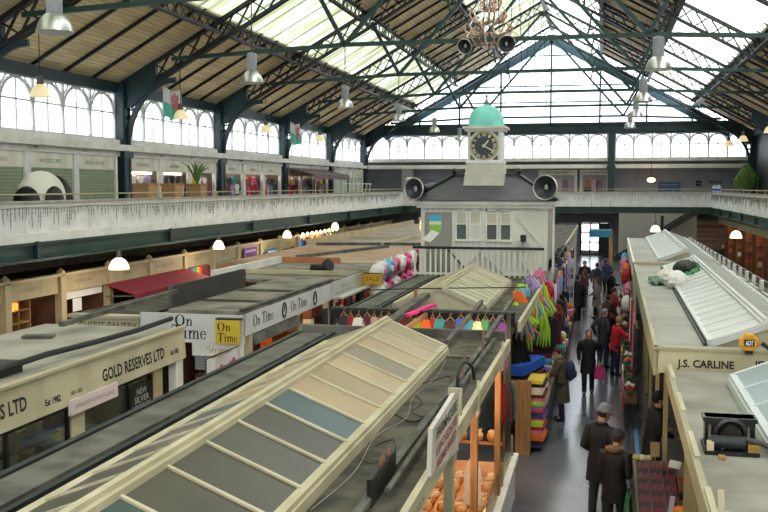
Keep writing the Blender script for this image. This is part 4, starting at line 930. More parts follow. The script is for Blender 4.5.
b.build('curved_edge', M_cream2, t2)
t2 = thing('chalk_board', 'dark board with rusty pegs lying at the near roof edge', 'board', (-1.75, 7.9, 2.9)); MB().bar((-1.72, 7.0, 3.02), (-1.72, 7.9, 3.02), .04, .22).build('panel', M_black, t2)
for y in (7.4, 7.5, 7.7): MB().tube([(-1.72, y, 3.1), (-1.72, y, 3.19)], .014, 6).build('peg', paint('#8a5a3c'), t2)
# pipes and cables on the felt
def cable(nm, pts, r, m, label, cat='cable'):
    P = [Vector(p) for p in pts]; Q = []
    for i in range(len(P) - 1):
        p0 = P[max(i - 1, 0)]; p1 = P[i]; p2 = P[i + 1]; p3 = P[min(i + 2, len(P) - 1)]
        for j in range(6):
            t = j / 6; Q.append(.5 * ((2 * p1) + (p2 - p0) * t + (2 * p0 - 5 * p1 + 4 * p2 - p3) * t * t + (3 * p1 - p0 - 3 * p2 + p3) * t ** 3))
    Q.append(P[-1]); return tag(MB().tube(Q, r, 6).build(nm, m), label, cat)
z = ZR + .03
cable('roof_pipe', [(-1.74, 5.5, ZR + .06), (-1.74, 15.2, ZR + .06)], .045, M_strip, 'long grey pipe along the aisle side of the near felt roof', 'pipe')
cable('roof_conduit', [(-1.62, 7.2, z + .06), (-1.63, 10, z + .06), (-1.62, 14.9, z + .06)], .028, M_strip, 'thin conduit beside the long grey roof pipe', 'pipe')
cable('roof_cable', [(-2.13, 6.8, z), (-2.05, 7.8, z), (-2.14, 9, z), (-2.0, 9.8, z), (-2.12, 10.8, z), (-2.06, 12, z), (-2.12, 13.2, z)], .004, paint('#8f8a7c'), 'pale wire wandering beside the near skylight frame')
cable('roof_cable', [(-2.14, 9.9, z), (-1.85, 9.7, z), (-1.66, 10.6, z + .1), (-1.6, 11.2, z + .1)], .009, M_cable, 'black cable looping across the near felt roof')
cable('roof_cable', [(-2.1, 8.6, z), (-1.95, 8.9, z), (-1.85, 8.5, z), (-1.95, 8.1, z), (-2.1, 8.2, z)], .006, M_cable, 'loose loop of black cable on the near felt roof')
cable('roof_cable', [(-2.12, 10.9, z), (-1.95, 10.5, z), (-2.0, 10.1, z), (-1.82, 9.9, z), (-1.8, 10.4, z)], .006, M_cable, 'tangle of thin black wire by the skylight corner')
cable('roof_cable', [(-2.15, 11.6, z), (-1.9, 12.1, z), (-1.8, 11.8, z), (-1.62, 12.3, z + .05)], .008, M_cable, 'black cable snaking to the aisle edge past the skylight')
cable('swan_neck_lamp', [(-1.62, 11.0, z), (-1.62, 11.0, z + .25), (-1.58, 11.2, z + .36), (-1.5, 11.35, z + .28), (-1.48, 11.4, z + .12)], .022, M_dark, 'dark swan neck bracket at the bakery roof edge', 'bracket')
for i, y in enumerate((11.6, 13.6)): tag(MB().bar((-1.66, y, ZR), (-1.64, y + .05, ZR + .42), .03, .03).build('roof_stake', mat('rust_iron', '#7a5b48', .8)), 'rusty upright stake on the bakery roof edge, %s one' % ('nearer', 'farther')[i], 'stake')
tag(MB().bx(-2.2, -1.8, 13.55, 13.7, ZR + .001, ZR + .03).build('roof_slat', M_strip), 'thin grey slat lying past the far end of the near skylight', 'slat')

# ================================================================ the gap with hanging clothes, and the second stall
t = thing('clothes_rail', 'long dark beam and rail carrying clothes across the gap', 'rail', (-3, 16.6, 2.7))
MB().bx(-4.95, -1.5, 15.36, 15.46, ZR - .02, ZR + .14).build('near_beam', M_strip, t); MB().bx(-4.95, -1.5, 17.1, 17.3, ZR + .02, ZR + .22).build('far_beam', M_black, t); MB().tube([(-4.9, 16.6, 3.16), (-1.5, 16.6, 3.16)], .012, 6).build('rail', M_dark, t)
for x in (-4.9, -1.55): MB().bx(x - .04, x + .04, 16.56, 16.64, 0, 3.16).build('rail_post', M_dark, t)
gc = [('charcoal', .2), ('red', .16), ('white', .26), ('maroon', .2), ('beige', .16), ('hot pink', .2), ('pink', .22), ('grey', .15), ('crimson', .16), ('brown', .2), ('lime', .2), ('orange', .24), ('red', .12), ('teal', .24), ('dark brown', .3), ('blue', .24), ('teal', .2), ('cream', .2), ('green', .18), ('navy', .2), ('purple', .26)]
x = -4.62
for i, (cl, w) in enumerate(gc):
    ww = w * .7; x += ww / 2
    garment(x, 16.6, 3.06 - .02 * (i % 3), ww * 1.3, .8, cl, '%s garment, %s from the left on the rail behind the near skylight' % (cl, ORD[i] if i < 20 else 'last'), 'garment', 'clothes on the rail across the gap', sleeves=False, sq=.85); x += ww / 2 + .002
for i, (p, q, l) in enumerate((((-3.42, 15.4, 3.12), (-3.42, 19.0, 3.22), 'thick grey timber bridging the gap to the second skylight'), ((-2.28, 14.4, 3.0), (-2.28, 18.6, 3.12), 'grey timber bridging the gap beside the second skylight'), ((-1.72, 14.6, 3.02), (-1.72, 19.0, 3.12), 'grey timber bridging the gap nearest the aisle'), ((-3.15, 15.4, 3.02), (-3.1, 18, 3.05), 'thin brown batten beside the thick grey timber'))):
    tag(MB().bar(p, q, .15 if i == 0 else .07, .1 if i == 0 else .07).build('timber_beam', M_strip if i < 3 else M_wood), l, 'beam')
tag(MB().bar((-3.3, 16.2, 3.14), (-3.0, 17.3, 3.2), .09, .05).build('pink_batten', cm('hot pink')), 'bright pink strip lying across the timbers of the gap', 'strip')
t = centre_stall(17.3, 30.5, 'second felt roofed stall with a cream skylight before the clock house', (18.75, 24.0), ['#bcb9a2', '#aeac95', '#c0bba3', '#b1ae9a', '#b8b49c', '#a8a692', '#bcb79e'], 11)
tag(MB().bx(-3.62, -3.56, 18.5, 18.56, ZR, ZR + .46).build('roof_post', mat('rust_post', '#9c5f3d', .7)), 'short rust red post before the second skylight gable', 'post')
cable('roof_line', [(-4.6, 18.2, 3.33), (-3.59, 18.5, 3.36), (-1.5, 19.5, 3.33)], .012, M_cable, 'wire stretched over the rust red post', 'wire')
t = thing('market_stall', 'farther run of centre stalls seen only along the aisle past the clock house', 'stall', (-3, 46, 0))
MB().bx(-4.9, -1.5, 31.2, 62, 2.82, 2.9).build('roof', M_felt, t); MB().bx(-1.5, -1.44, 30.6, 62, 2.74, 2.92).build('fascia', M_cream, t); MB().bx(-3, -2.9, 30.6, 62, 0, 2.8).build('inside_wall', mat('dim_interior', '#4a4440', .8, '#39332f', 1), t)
for i in range(10): MB().bx(-1.6, -1.48, 31 + i * 3.2, 31.14 + i * 3.2, 0, 2.5).build('post', M_white, t)

# ================================================================ clock house on the stall roofs
M_off = mat('clock_house_paint', '#d9d7cc', .5, '#cac7ba', 1.2); M_slate = mat('slate_roof', '#4c494f', .6, '#3d3a41', 2.5, lines=('Z', .08, .1, '#3a373d'))
t = thing('clock_house', 'small cream office with slate roof and clock turret above the stalls', 'building', (-3.2, 28, ZR))
X0, X1, Y0, Y1 = -5.0, -1.43, 26.55, 30.0
b = MB(); b.bx(X0, X1, Y0, Y1, ZR, 4.86); b.build('wall', mat('clock_house_boards', '#dcdad0', .5, '#cfccc1', 1.2, lines=('X', .16, .07, '#9d998a')), t)
for x in (X0 + .06, X0 + .95, -3.22, -2.37, X1 - .06): MB().bx(x - .05, x + .05, Y0 - .05, Y0, ZR, 4.82).build('corner_post', M_off, t)
b = MB(); b.bx(X0 - .1, X1 + .1, Y0 - .12, Y1 + .1, 4.78, 4.88); b.bx(X0 - .18, X1 + .18, Y0 - .2, Y1 + .15, 4.88, 4.98); b.build('cornice', M_off, t)
b = MB(); e = 5.0
P = [(X0 - .25, Y0 - .28, e), (X1 + .22, Y0 - .28, e), (X1 + .22, Y1 + .25, e), (X0 - .25, Y1 + .25, e)]; q0, q1 = (-4.3, 28.2, 5.7), (-2.38, 28.2, 5.7)
b.add(P + [q0, q1], [(0, 1, 5, 4), (1, 2, 5), (2, 3, 4, 5), (3, 0, 4), (3, 2, 1, 0)]); b.build('roof', M_slate, t)
for A, B in ((P[0], q0), (P[1], q1), (q0, q1)): MB().bar(Vector(A) + Vector((0, 0, .03)), Vector(B) + Vector((0, 0, .03)), .09, .07).build('hip_roll', M_dark, t)
for q in (q0, q1): MB().lathe([(.05, 0), (.05, .08), (.09, .13), (.05, .2), (0, .24)], q, 10).build('finial', M_dark, t, smooth=True)
MB().bx(X0 + .13, X0 + .88, Y0 - .03, Y0, ZR, 4.66).build('door', mat('door_grey', '#8d8a82', .5), t)
for i, (x, w) in enumerate(((-3.64, .74), (-2.79, .74))):
    fr = MB(); xa, xb = x - w / 2, x + w / 2; z0, z1 = 3.85, 4.76
    fr.bx(xa, xb, Y0 - .06, Y0 - .01, z1 - .05, z1); fr.bx(xa, xb, Y0 - .08, Y0 - .01, z0, z0 + .06)
    for xx in (xa, x - .06, x + .02, xb - .05): fr.bx(xx, xx + .045, Y0 - .06, Y0 - .01, z0, z1)
    fr.bx(xa, xb, Y0 - .05, Y0 - .01, 4.32, 4.35); wf = fr.build('window', M_white, t)
    for s in (0, 1):
        px = xa + .05 if s == 0 else x + .07
        m = mat('window_dark', '#56605f', .12) if (i or s == 0) else paint('#c9c9bf')
        MB().bx(px, px + .26, Y0 - .03, Y0 - .015, z0 + .06, 4.32).build('pane', m, wf); MB().bx(px, px + .26, Y0 - .03, Y0 - .015, 4.35, 4.63).build('blind', paint('#bfb9a6'), wf)
for (xa, za), (xb, zb) in (((-2.4, 4.68), (-1.6, 3.75)), ((-2.4, 3.6), (-1.9, 3.0)), ((-3.3, 3.55), (-2.6, 2.95)), ((-4.2, 3.6), (-3.75, 3.1)), ((-3.3, 3.6), (-3.75, 3.1))): MB().bar((xa, Y0 - .03, za), (xb, Y0 - .03, zb), .04, .06, up=(0, 1, 0)).build('brace', M_off if xa > -4.1 else M_dark, t)
MB().bx(-2.33, -1.52, Y0 - .02, Y0 - .005, 3.7, 4.72).build('flush_panel', M_off, t)
# turret
cx, cy = -3.33, 28.0
b = MB(); n = 7
for i in range(n):
    z0 = 5.26 + .83 * i / n; z1 = 5.26 + .83 * (i + 1) / n; h0 = .6 - .1 * i / n; h1 = .6 - .1 * (i + 1) / n; h0 += .015
    b.add([(cx - h0, cy - h0, z0), (cx + h0, cy - h0, z0), (cx + h0, cy + h0, z0), (cx - h0, cy + h0, z0), (cx - h1, cy - h1, z1), (cx + h1, cy - h1, z1), (cx + h1, cy + h1, z1), (cx - h1, cy + h1, z1)], [(0, 3, 2, 1), (4, 5, 6, 7), (0, 1, 5, 4), (1, 2, 6, 5), (2, 3, 7, 6), (3, 0, 4, 7)])
b.build('turret_base', mat('turret_boards', '#c3c0b0', .5, '#b2ae9e', 2), t)
b = MB(); b.bx(cx - .48, cx + .48, cy - .48, cy + .48, 6.09, 7.0); b.bx(cx - .53, cx + .53, cy - .53, cy + .53, 6.06, 6.14); tb = b.build('clock_case', mat('clock_case_white', '#e6e5e0', .45), t)
for sx in (-1, 1): MB().bx(cx + sx * .44 - .04, cx + sx * .44 + .04, cy - .52, cy - .47, 6.12, 6.98).build('corner_strip', M_off, t)
b = MB(); b.bx(cx - .56, cx + .56, cy - .56, cy + .56, 6.98, 7.05); b.bx(cx - .62, cx + .62, cy - .62, cy + .62, 7.05, 7.12); b.build('turret_cornice', M_off, t)
b = MB()
prof = [(.55, 0), (.55, .1), (.53, .26), (.46, .42), (.33, .55), (.16, .63), (.05, .66)]; vs = []; fs = []
for r, zz in prof:
    for j in range(24):
        a = 2 * PI * j / 24; k = 1 / max(abs(cos(a)), abs(sin(a))); k = 1 + (min(k, 1.25) - 1) * .8
        vs.append((cx + r * k * cos(a) * .92, cy + r * k * sin(a) * .92, 7.12 + zz))
for i in range(len(prof) - 1):
    for j in range(24): fs.append((i * 24 + j, i * 24 + (j + 1) % 24, (i + 1) * 24 + (j + 1) % 24, (i + 1) * 24 + j))
fs.append(tuple(144 + j for j in range(24))); b.add(vs, fs); b.build('copper_dome', mat('verdigris', '#83d8c8', .45, '#6fc4b4', 2.5), t, smooth=True)
b = MB(); b.lathe([(.06, 0), (.09, .06), (.05, .12), (.02, .2), (.05, .24), (.015, .3), (0, .52)], (cx, cy, 7.77), 10); b.build('finial', mat('brown_finial', '#8a7d70', .5), t, smooth=True)
Ry = Matrix.Rotation(PI / 2, 3, 'X'); cz = 6.555; fy = cy - .5
fc = MB().lathe([(0, 0), (.385, 0), (.385, .03), (0, .03)], (cx, fy, cz), 36, 0, Ry).build('clock_face', mat('clock_navy', '#1f2530', .4), t)
MB().tube([(cx + .39 * cos(a), fy - .03, cz + .39 * sin(a)) for a in [2 * PI * i / 36 for i in range(36)]], .02, 6, True).build('clock_rim', mat('clock_rim', '#b9a877', .4), t)
M_num = mat('clock_numerals', '#d9cfae', .4)
for h, s in enumerate(('XII', 'I', 'II', 'III', 'IIII', 'V', 'VI', 'VII', 'VIII', 'IX', 'X', 'XI')):
    a = PI / 2 - h * PI / 6; d = Vector((cos(a), 0, sin(a))); rr = Vector((sin(a), 0, -cos(a)))
    text(s, Vector((cx, fy - .034, cz)) + d * .27, rr, d, .085, M_num, fc, width=.04 + .026 * len(s), name='numeral', depth=.004, bold=.02)
for a, l, w in ((math.radians(50), .2, .045), (math.radians(-30), .3, .032)):
    d = Vector((cos(a), 0, sin(a))); c = Vector((cx, fy - .045, cz)); MB().bar(c - d * .06, c + d * l, .012, w, up=(0, 1, 0)).build('clock_hand', M_num, fc) if False else MB().bar(c - d * .06, c + d * l, w, .012, up=(0, 1, 0)).build('clock_hand', M_num, fc)
for sx in (-1, 1):
    for sz in (-1, 1):
        b = MB(); b.prism([(cx + sx * .4, fy + .015, cz + sz * .4), (cx + sx * .25, fy + .015, cz + sz * .4), (cx + sx * .4, fy + .015, cz + sz * .25)], (0, -.02, 0)); b.build('spandrel', M_strip, t)
# things on and round the office
poster('wall_poster', 'blue and green landscape poster on the grey door of the clock house', (-4.58, Y0 - .045, 4.35), (1, 0, 0), .34, .46, '#4fb0dc', [(0, -.3, 1, .4, '#8fbe4e'), (0, .02, 1, .2, '#d9e2b0')])
b = MB().prism([(-4.95, Y0 - .05, 3.88), (-4.72, Y0 - .05, 3.8), (-4.45, Y0 - .05, 4.08), (-4.68, Y0 - .05, 4.16)], (0, -.02, 0)); tag(b.build('paper_notice', paint('#e9e7e0')), 'white paper hanging askew on the grey door of the clock house', 'notice')
t = thing('floodlight', 'black twin floodlight fixed to the clock house wall right of the windows', 'lamp', (-2.1, Y0 - .12, 3.75))
MB().box((-2.1, Y0 - .06, 3.95), (.16, .1, .2)).build('bracket', M_black, t)
for dx in (-.1, .1): MB().lathe([(.05, -.04), (.09, 0), (.09, .1), (.0, .1)], (-2.1 + dx, Y0 - .08, 3.78), 12, 0, Ry).build('lamp_head', M_steel, t, smooth=True)
t = thing('balustrade', 'pale slatted railing with black top in front of the clock house', 'railing', (-3.3, 26.0, ZR))
xa, xb, yy = -5.12, -1.5, 26.0; MB().bx(xa, xb, yy - .05, yy + .05, 3.66, 3.73).build('top_rail', M_black, t); MB().bx(xa, xb, yy - .025, yy + .025, ZR + .05, ZR + .1).build('bottom_rail', M_off, t)
for i in range(25): x = xa + .06 + i * (xb - xa - .12) / 24; MB().bx(x - .022, x + .022, yy - .02, yy + .02, ZR, 3.66).build('baluster', M_off, t)
tag(MB().bx(-1.33, -1.27, 26.9, 26.96, 2.9, 4.9).build('white_post', M_white), 'slim white post beside the right corner of the clock house', 'post')
def horn(c, d, r, label, l=.5):
    c = Vector(c); d = Vector(d).normalized(); R = d.to_track_quat('Z', 'Y').to_matrix(); t = thing('horn_loudspeaker', label, 'loudspeaker', tuple(c))
    MB().lathe([(.06, -l), (.08, -l * .6), (r * .45, -l * .3), (r * .8, -.06), (r, 0), (r * .97, .01), (r * .7, -.07), (r * .3, -.2), (0, -.22)], c, 22, 0, R).build('flare', mat('horn_grey', '#33373d', .45, '#262a30', 3), t, smooth=True)
    MB().tube([c + R @ Vector((r * cos(a), r * sin(a), 0)) for a in [2 * PI * i / 24 for i in range(24)]], .02, 6, True).build('rim', M_steel, t); MB().ell(c + R @ Vector((0, 0, -.1)), (.05, .05, .08), 8, 6).build('centre_plug', paint('#a4a6a4'), t)
    MB().lathe([(.1, -l - .22), (.12, -l - .15), (.12, -l), (.07, -l + .02)], c, 12, 0, R).build('driver', M_dark, t, smooth=True); MB().bar(c + d * (-l * .8), c + d * (-l * .8) + Vector((0, 0, -.38)), .05, .05).build('bracket', M_dark, t)
horn((-5.12, 26.1, 5.32), (-.35, -1, 0), .3, 'grey horn loudspeaker on the left eaves of the clock house'); horn((-1.5, 26.1, 5.36), (-.25, -1, 0), .33, 'grey horn loudspeaker on the right eaves of the clock house')
# ================================================================ right hand block (runs very slightly askew to the hall)
FR.append(SKEW)
M_sheet = mat('pale_roof_panel', '#cccdc8', .4, '#bebfb9', 1.0, lines=('Y', .33, .09, '#9b9c95'))
M_sheet2 = mat('blue_grey_panel', '#8b9a9c', .35, '#7d8c8f', 1.2)
M_olive = mat('olive_cream', '#a8a182', .55, '#959072', 1.4)
# near stall
t = thing('market_stall', 'near right stall with a stained grey felt roof and cream edge boards', 'stall', (2, 9, 0))
MB().bx(.78, 3.0, 3.5, 13.35, 2.82, 2.9).build('roof', mat('stained_felt', '#9a968a', .75, '#7d786c', 1.3, bump=.15), t)
MB().bx(.72, .78, 3.5, 13.35, 2.74, 2.96).build('fascia', M_olive, t)
for i in range(5): MB().bx(.74, .79, 5.2 + i * 1.8, 6.1 + i * 1.8, 2.93, 2.985).build('edge_board', M_cream, t)
for y in (6.9, 7.4): MB().prism([(.8, y, 2.9), (.8, y + .16, 2.9), (.8, y + .08, 3.1)], (.05, 0, 0)).build('edge_cleat', M_cream, t)
for y in (8.5, 11, 13.1): MB().bx(1.18, 1.3, y, y + .18, 0, 2.82).build('pilaster', M_shop, t)
MB().bx(1.3, 1.36, 3.5, 13.3, 0, 2.82).build('front_wall', mat('pinkish_wall', '#a98f86', .6, '#97796f', 1.4), t)
skylight(t, 1.49, 2.2, 2.9, 4.5, 12.5, 3.0, 3.3, 9, None, mpane=M_sheet2, bars=mat('white_glazing', '#c5cbc8', .45), gable_col=M_olive)
# jeweller's stall
t = thing('market_stall', 'right stall lettered J.S. Carline with white ribbed rooflight panels', 'stall', (2, 20, 0))
MB().bx(.62, 2.95, 13.5, 27.9, 3.08, 3.16).build('roof', M_grey, t)
f = MB().bx(.585, 2.95, 13.44, 13.5, 2.84, 3.18).build('front_fascia', M_cream, t)
text('J.S. CARLINE', (1.245, 13.44, 2.935), (1, 0, 0), (0, 0, 1), .1, M_ink, f, width=.74, bold=.03); text('JEWELLER', (2.17, 13.44, 2.955), (1, 0, 0), (0, 0, 1), .1, M_ink, f, width=.62, bold=.03)
MB().bx(.55, 2.95, 13.42, 13.56, 3.16, 3.2).build('fascia_cap', M_olive, t); MB().bx(.56, .62, 13.44, 27.9, 2.8, 3.2).build('side_fascia', M_olive, t); MB().bx(1.0, 2.95, 13.5, 13.56, 0, 2.84).build('front_wall', M_shop, t)
for y in (16.4, 19.5, 23, 25.5, 27.7): MB().bx(.86, .93, y, y + .12, 0, 3.08).build('pilaster', mat('gilt_cream', '#c7b47e', .4), t)
MB().bx(1.5, 1.55, 13.5, 27.9, 0, 3.0).build('inside_wall', mat('brown_interior', '#5f3d27', .7, '#46291a', 1.2), t)
skylight(t, 1.35, 2.08, 2.85, 13.95, 26.9, 3.2, 3.47, 20, None, mpane=M_sheet, mright=mat('grey_ribbed_sheet', '#9d9d92', .5, '#8d8d82', 1, lines=('Y', .16, .25, '#7c7c72')), bars=mat('white_sheet_rib', '#c8c9c4', .4), gable_col=M_olive, barw=.025)
MB().bx(1.25, 1.3, 13.9, 27, 3.16, 3.2).build('roof_kerb', M_dark, t)
t = thing('market_stall', 'farther right stall roof with a second white rooflight', 'stall', (2, 35, 0))
MB().bx(.58, 2.93, 28.0, 41.5, 3.1, 3.2).build('roof', M_grey, t); MB().bx(.54, 2.93, 27.9, 28.0, 3.1, 3.24).build('front_kerb', M_olive, t); MB().bx(.54, .6, 28, 41.5, 2.8, 3.22).build('side_fascia', M_white, t); MB().bx(.7, 2.93, 41.4, 41.5, 0, 3.1).build('end_wall', M_wall, t); MB().bx(1.5, 1.55, 28, 41.4, 0, 3.1).build('inside_wall', mat('brown_interior', '#5f3d27', .7, '#46291a', 1.2), t)
for i in range(6): MB().bx(.56, .66, 28.2 + i * 2.6, 28.36 + i * 2.6, 0, 2.8).build('pilaster', M_white, t)
skylight(t, 1.32, 2.05, 2.82, 29.0, 41.2, 3.24, 3.52, 18, None, mpane=M_sheet, mright=mat('grey_ribbed_sheet', '#9d9d92', .5, '#8d8d82', 1, lines=('Y', .16, .25, '#7c7c72')), bars=mat('white_sheet_rib', '#c8c9c4', .4), gable_col=M_olive, barw=.025)
t = thing('alarm_box', 'yellow eight sided alarm box above the jeweller lettering', 'alarm', (1.78, 13.42, 3.2))
Rr = Matrix.Rotation(PI / 2, 3, 'X')
MB().lathe([(0, 0), (.13, 0), (.13, .06), (.11, .08), (0, .08)], (1.78, 13.44, 3.31), 8, 0, Rr @ Matrix.Rotation(PI / 8, 3, 'Z')).build('case', paint('#d79a1e', .4), t)
MB().bx(1.715, 1.845, 13.345, 13.36, 3.265, 3.355).build('badge', paint('#1d2440', .4), t); text('ADT', (1.78, 13.345, 3.28), (1, 0, 0), (0, 0, 1), .06, paint('#e6e6ea'), t, width=.1, bold=.03); MB().bx(1.73, 1.83, 13.36, 13.44, 3.16, 3.2).build('base', M_black, t)
MB_ = MB().tube([(1.95, 13.42, 3.3), (2.15, 13.3, 3.15), (2.4, 12.9, 3.0)], .03, 6); tag(MB_.build('roof_cable', M_cable), 'dark pipe running from the alarm box down to the near right roof', 'pipe')
# machine on the near roof
t = thing('old_motor', 'black oily extractor motor standing on the near right roof', 'machine', (1.1, 9.4, 2.9))
MB().bx(.86, 1.34, 9.16, 9.62, 2.902, 2.94).build('base_plate', M_black, t)
b = MB(); b.bx(.88, 1.33, 9.42, 9.6, 2.94, 3.2); b.bx(.86, 1.35, 9.4, 9.62, 3.16, 3.2); b.build('housing', mat('oily_black', '#1b1917', .3, '#2b2824', 6), t)
b = MB(); b.tube([(1.11 + .13 * cos(a), 9.4, 3.06 + .12 * sin(a)) for a in [2 * PI * i / 20 for i in range(20)]], .03, 8, True); b.lathe([(.0, 0), (.1, 0), (.09, .12), (0, .12)], (1.11, 9.42, 3.06), 16, 0, Rr); b.build('fan_ring', mat('oily_black', '#1b1917', .3, '#2b2824', 6), t, smooth=True)
b = MB(); b.lathe([(0, -.16), (.07, -.16), (.07, .14), (.03, .16), (0, .16)], (1.08, 9.26, 3.0), 14, 0, Matrix.Rotation(PI / 2, 3, 'Y')); b.build('motor_drum', M_dark, t, smooth=True)
MB().tube([(1.2, 9.3, 3.03), (1.34, 9.26, 3.02), (1.46, 9.15, 3.0)], .028, 8).build('shaft', M_strip, t); MB().bx(.88, .94, 9.17, 9.25, 2.94, 3.02).build('oil_cup', paint('#cbbf95'), t); MB().bx(1.24, 1.34, 9.18, 9.24, 2.94, 3.0).build('brass_block', paint('#9a7a34', .35), t)
for x in (.9, 1.02, 1.25): MB().tube([(x, 9.2, 2.95), (x + .02, 9.42, 3.12)], .012, 6).build('linkage', M_strip, t)
tag(MB().bx(.97, 1.03, 9.0, 9.12, 2.9, 2.925).build('wood_offcut', M_wood), 'tiny wood offcut lying in front of the black motor', 'offcut')
# bags and cloth on the roof
def lump(name, label, cat, c, r, m, seed=1, mb=None):
    b = MB(); b.ell(c, r, 16, 11); rnd = random.Random(seed)
    ks = [(rnd.uniform(3, 9), rnd.uniform(0, 6), rnd.uniform(3, 9)) for _ in range(4)]; C0 = Vector(c)
    for v in b.v:
        d = v - C0; a = math.atan2(d.y, d.x); k = 1 + sum(.05 * sin(p * a + q + s * d.z * 6) for p, q, s in ks); v.x = C0.x + d.x * k; v.y = C0.y + d.y * k; v.z = max(C0.z - r[2] * .75, C0.z + d.z * k)
    return tag(b.build(name, m, smooth=True), label, cat)
lump('rubbish_bag', 'black rubbish bag on the white right hand roof', 'bag', (1.68, 23.7, 3.42), (.3, .42, .22), M_black, 3)
lump('plastic_sack', 'white plastic sack nearest on the right hand roof', 'bag', (1.35, 21.7, 3.33), (.25, .34, .21), paint('#d9d8cf', .4), 5)
lump('plastic_sack', 'off white sack behind the nearest white sack on the roof', 'bag', (1.22, 23.0, 3.3), (.24, .3, .16), paint('#cfcbb8', .4), 8)
def cloth(name, label, pts, m, seed):
    b = MB(); (a, bq, c, d) = [Vector(p) for p in pts]; n = 9; rnd = random.Random(seed); N = (bq - a).cross(d - a).normalized()
    g = [[a.lerp(bq, i / n).lerp(d.lerp(c, i / n), j / n) + N * (.04 + .05 * sin(i * 1.7 + j * 2.3 + seed) + rnd.uniform(0, .03)) for i in range(n + 1)] for j in range(n + 1)]
    vs = [v for r in g for v in r]; fs = [(j * (n + 1) + i, j * (n + 1) + i + 1, (j + 1) * (n + 1) + i + 1, (j + 1) * (n + 1) + i) for j in range(n) for i in range(n)]
    b.add(vs, fs); o = b.build(name, m, smooth=True); md = o.modifiers.new('thickness', 'SOLIDIFY'); md.thickness = .02; return tag(o, label, 'cloth')
cloth('green_tarpaulin', 'dark green cloth crumpled beside the white sacks', ((.85, 22.0, 3.17), (1.3, 22.2, 3.17), (1.2, 23.4, 3.17), (.8, 23.2, 3.17)), paint('#5f7f69'), 2)
cloth('green_netting', 'green cloth spread over the ribbed panels right of the black bag', ((1.6, 22.5, 3.28), (1.95, 22.9, 3.42), (2.05, 24.4, 3.47), (1.75, 24.4, 3.36)), paint('#3f8f62'), 6)
FR.pop()
# roof strip with white upstands
t = thing('market_stall', 'far right stall roof strip with a row of white upstands', 'stall', (3.7, 32, 0))
MB().bx(3.56, 4.1, 12, 46, 2.75, 2.83).build('roof', M_felt2, t); MB().bx(3.52, 3.58, 12, 46, 2.78, 3.0).build('edge_pipe', M_black, t); MB().bx(4.05, 4.1, 12, 46, 0, 2.8).build('wall', M_shop, t)
for i in range(17): MB().bx(3.6, 3.84, 13 + i * 2, 14.3 + i * 2, 2.83, 2.87).build('white_panel', M_white, t)
for i in range(24): MB().bx(3.87, 3.94, 16.1 + i * 1.25, 16.36 + i * 1.25, 2.83, 3.07).build('upstand', M_white, t)
MB().bx(3.96, 4.02, 14, 46, 2.9, 3.05).build('rear_rail', M_strip, t)
# right hand lower shops
for i in range(8):
    a = 40 + i * 4; c = a + 4
    t = thing('lockup_shop', 'warm lit wooden shop under the right gallery, %s from its near end' % ORD[i], 'shop', (8.3, (a + c) / 2, 0))
    MB().bx(8.2, 8.35, a, c, 2.75, 3.15).build('fascia', M_shop, t); MB().bx(8.2, 8.4, a, a + .24, 0, 2.75).build('pilaster', mat('dark_walnut', '#54381f', .6, '#432c18', 3), t)
    b = MB(); b.bx(9.9, 10.0, a, c, 0, 3.1); b.bx(8.4, 9.9, a, c, 3.05, 3.1); b.bx(8.4, 9.9, a, a + .05, 0, 3); b.build('interior', mat('amber_wood', '#a8683a', .6, '#7d4a28', 1.5), t)
    for z in (.9, 1.5, 2.1): MB().bx(8.45, 9.85, c - .4, c - .05, z, z + .05).build('shelf', M_wood, t)
    for y in (a + 1.3, a + 2.6): MB().bx(8.5 + (y - a) * .4, 8.58 + (y - a) * .4, c - .42, c - .36, 0, 2.7).build('upright', M_wood, t)
    add_point(8.6, a + 2, 2.75, 30, .12, (1, .6, .28))
    for k in range(6):
        cl = ['orange', 'cream', 'brown', 'beige', 'red', 'white'][(k + i) % 6]; z = (.95, 1.55, 2.15)[k % 3]
        boxy('boxed_goods', '%s box, %s shelf in the %s warm shop under the right gallery' % (cl, ('lower', 'middle', 'upper')[k % 3] + (' left', ' right')[k // 3], ORD[i]), 'box', 8.5 + .22 * k, 8.68 + .22 * k, c - .36, c - .1, z, z + .34 + .05 * (k % 2), cm(cl), 'boxes in the warm right shops', lid=cm('brown'))
t = poster('wall_poster', 'large faded pink board with printed lines beneath the far gallery', (7.6, 74.6, 1.75), (1, 0, 0), 3.9, 2.1, '#a58d86', [(0, .3, .8, .1, '#7d635e'), (-.1, .1, .7, .06, '#86706a'), (.05, -.05, .75, .06, '#86706a'), (-.1, -.22, .6, .06, '#86706a')])
small_pendant(6.0, 45.8, 3.02, 3.6, 'glowing pendant lamp under the right gallery, nearest one', .27, 40); small_pendant(8.9, 52, 2.7, 3.4, 'glowing pendant lamp inside the right gallery shops', .22, 20); small_pendant(2.7, 50.5, 3.05, 4.0, 'glowing round pendant lamp behind the white right rooflight', .26, 40)
small_pendant(-10.6, 57.25, 3.1, 3.6, 'glowing lamp standing above the farthest left stall roof', .22, 20)
tag(MB().tube([(-10.9, 57.6, 0), (-10.9, 57.6, 3.5)], .07, 8).build('lamp_post', M_shop), 'cream post beside the farthest left stall', 'post')
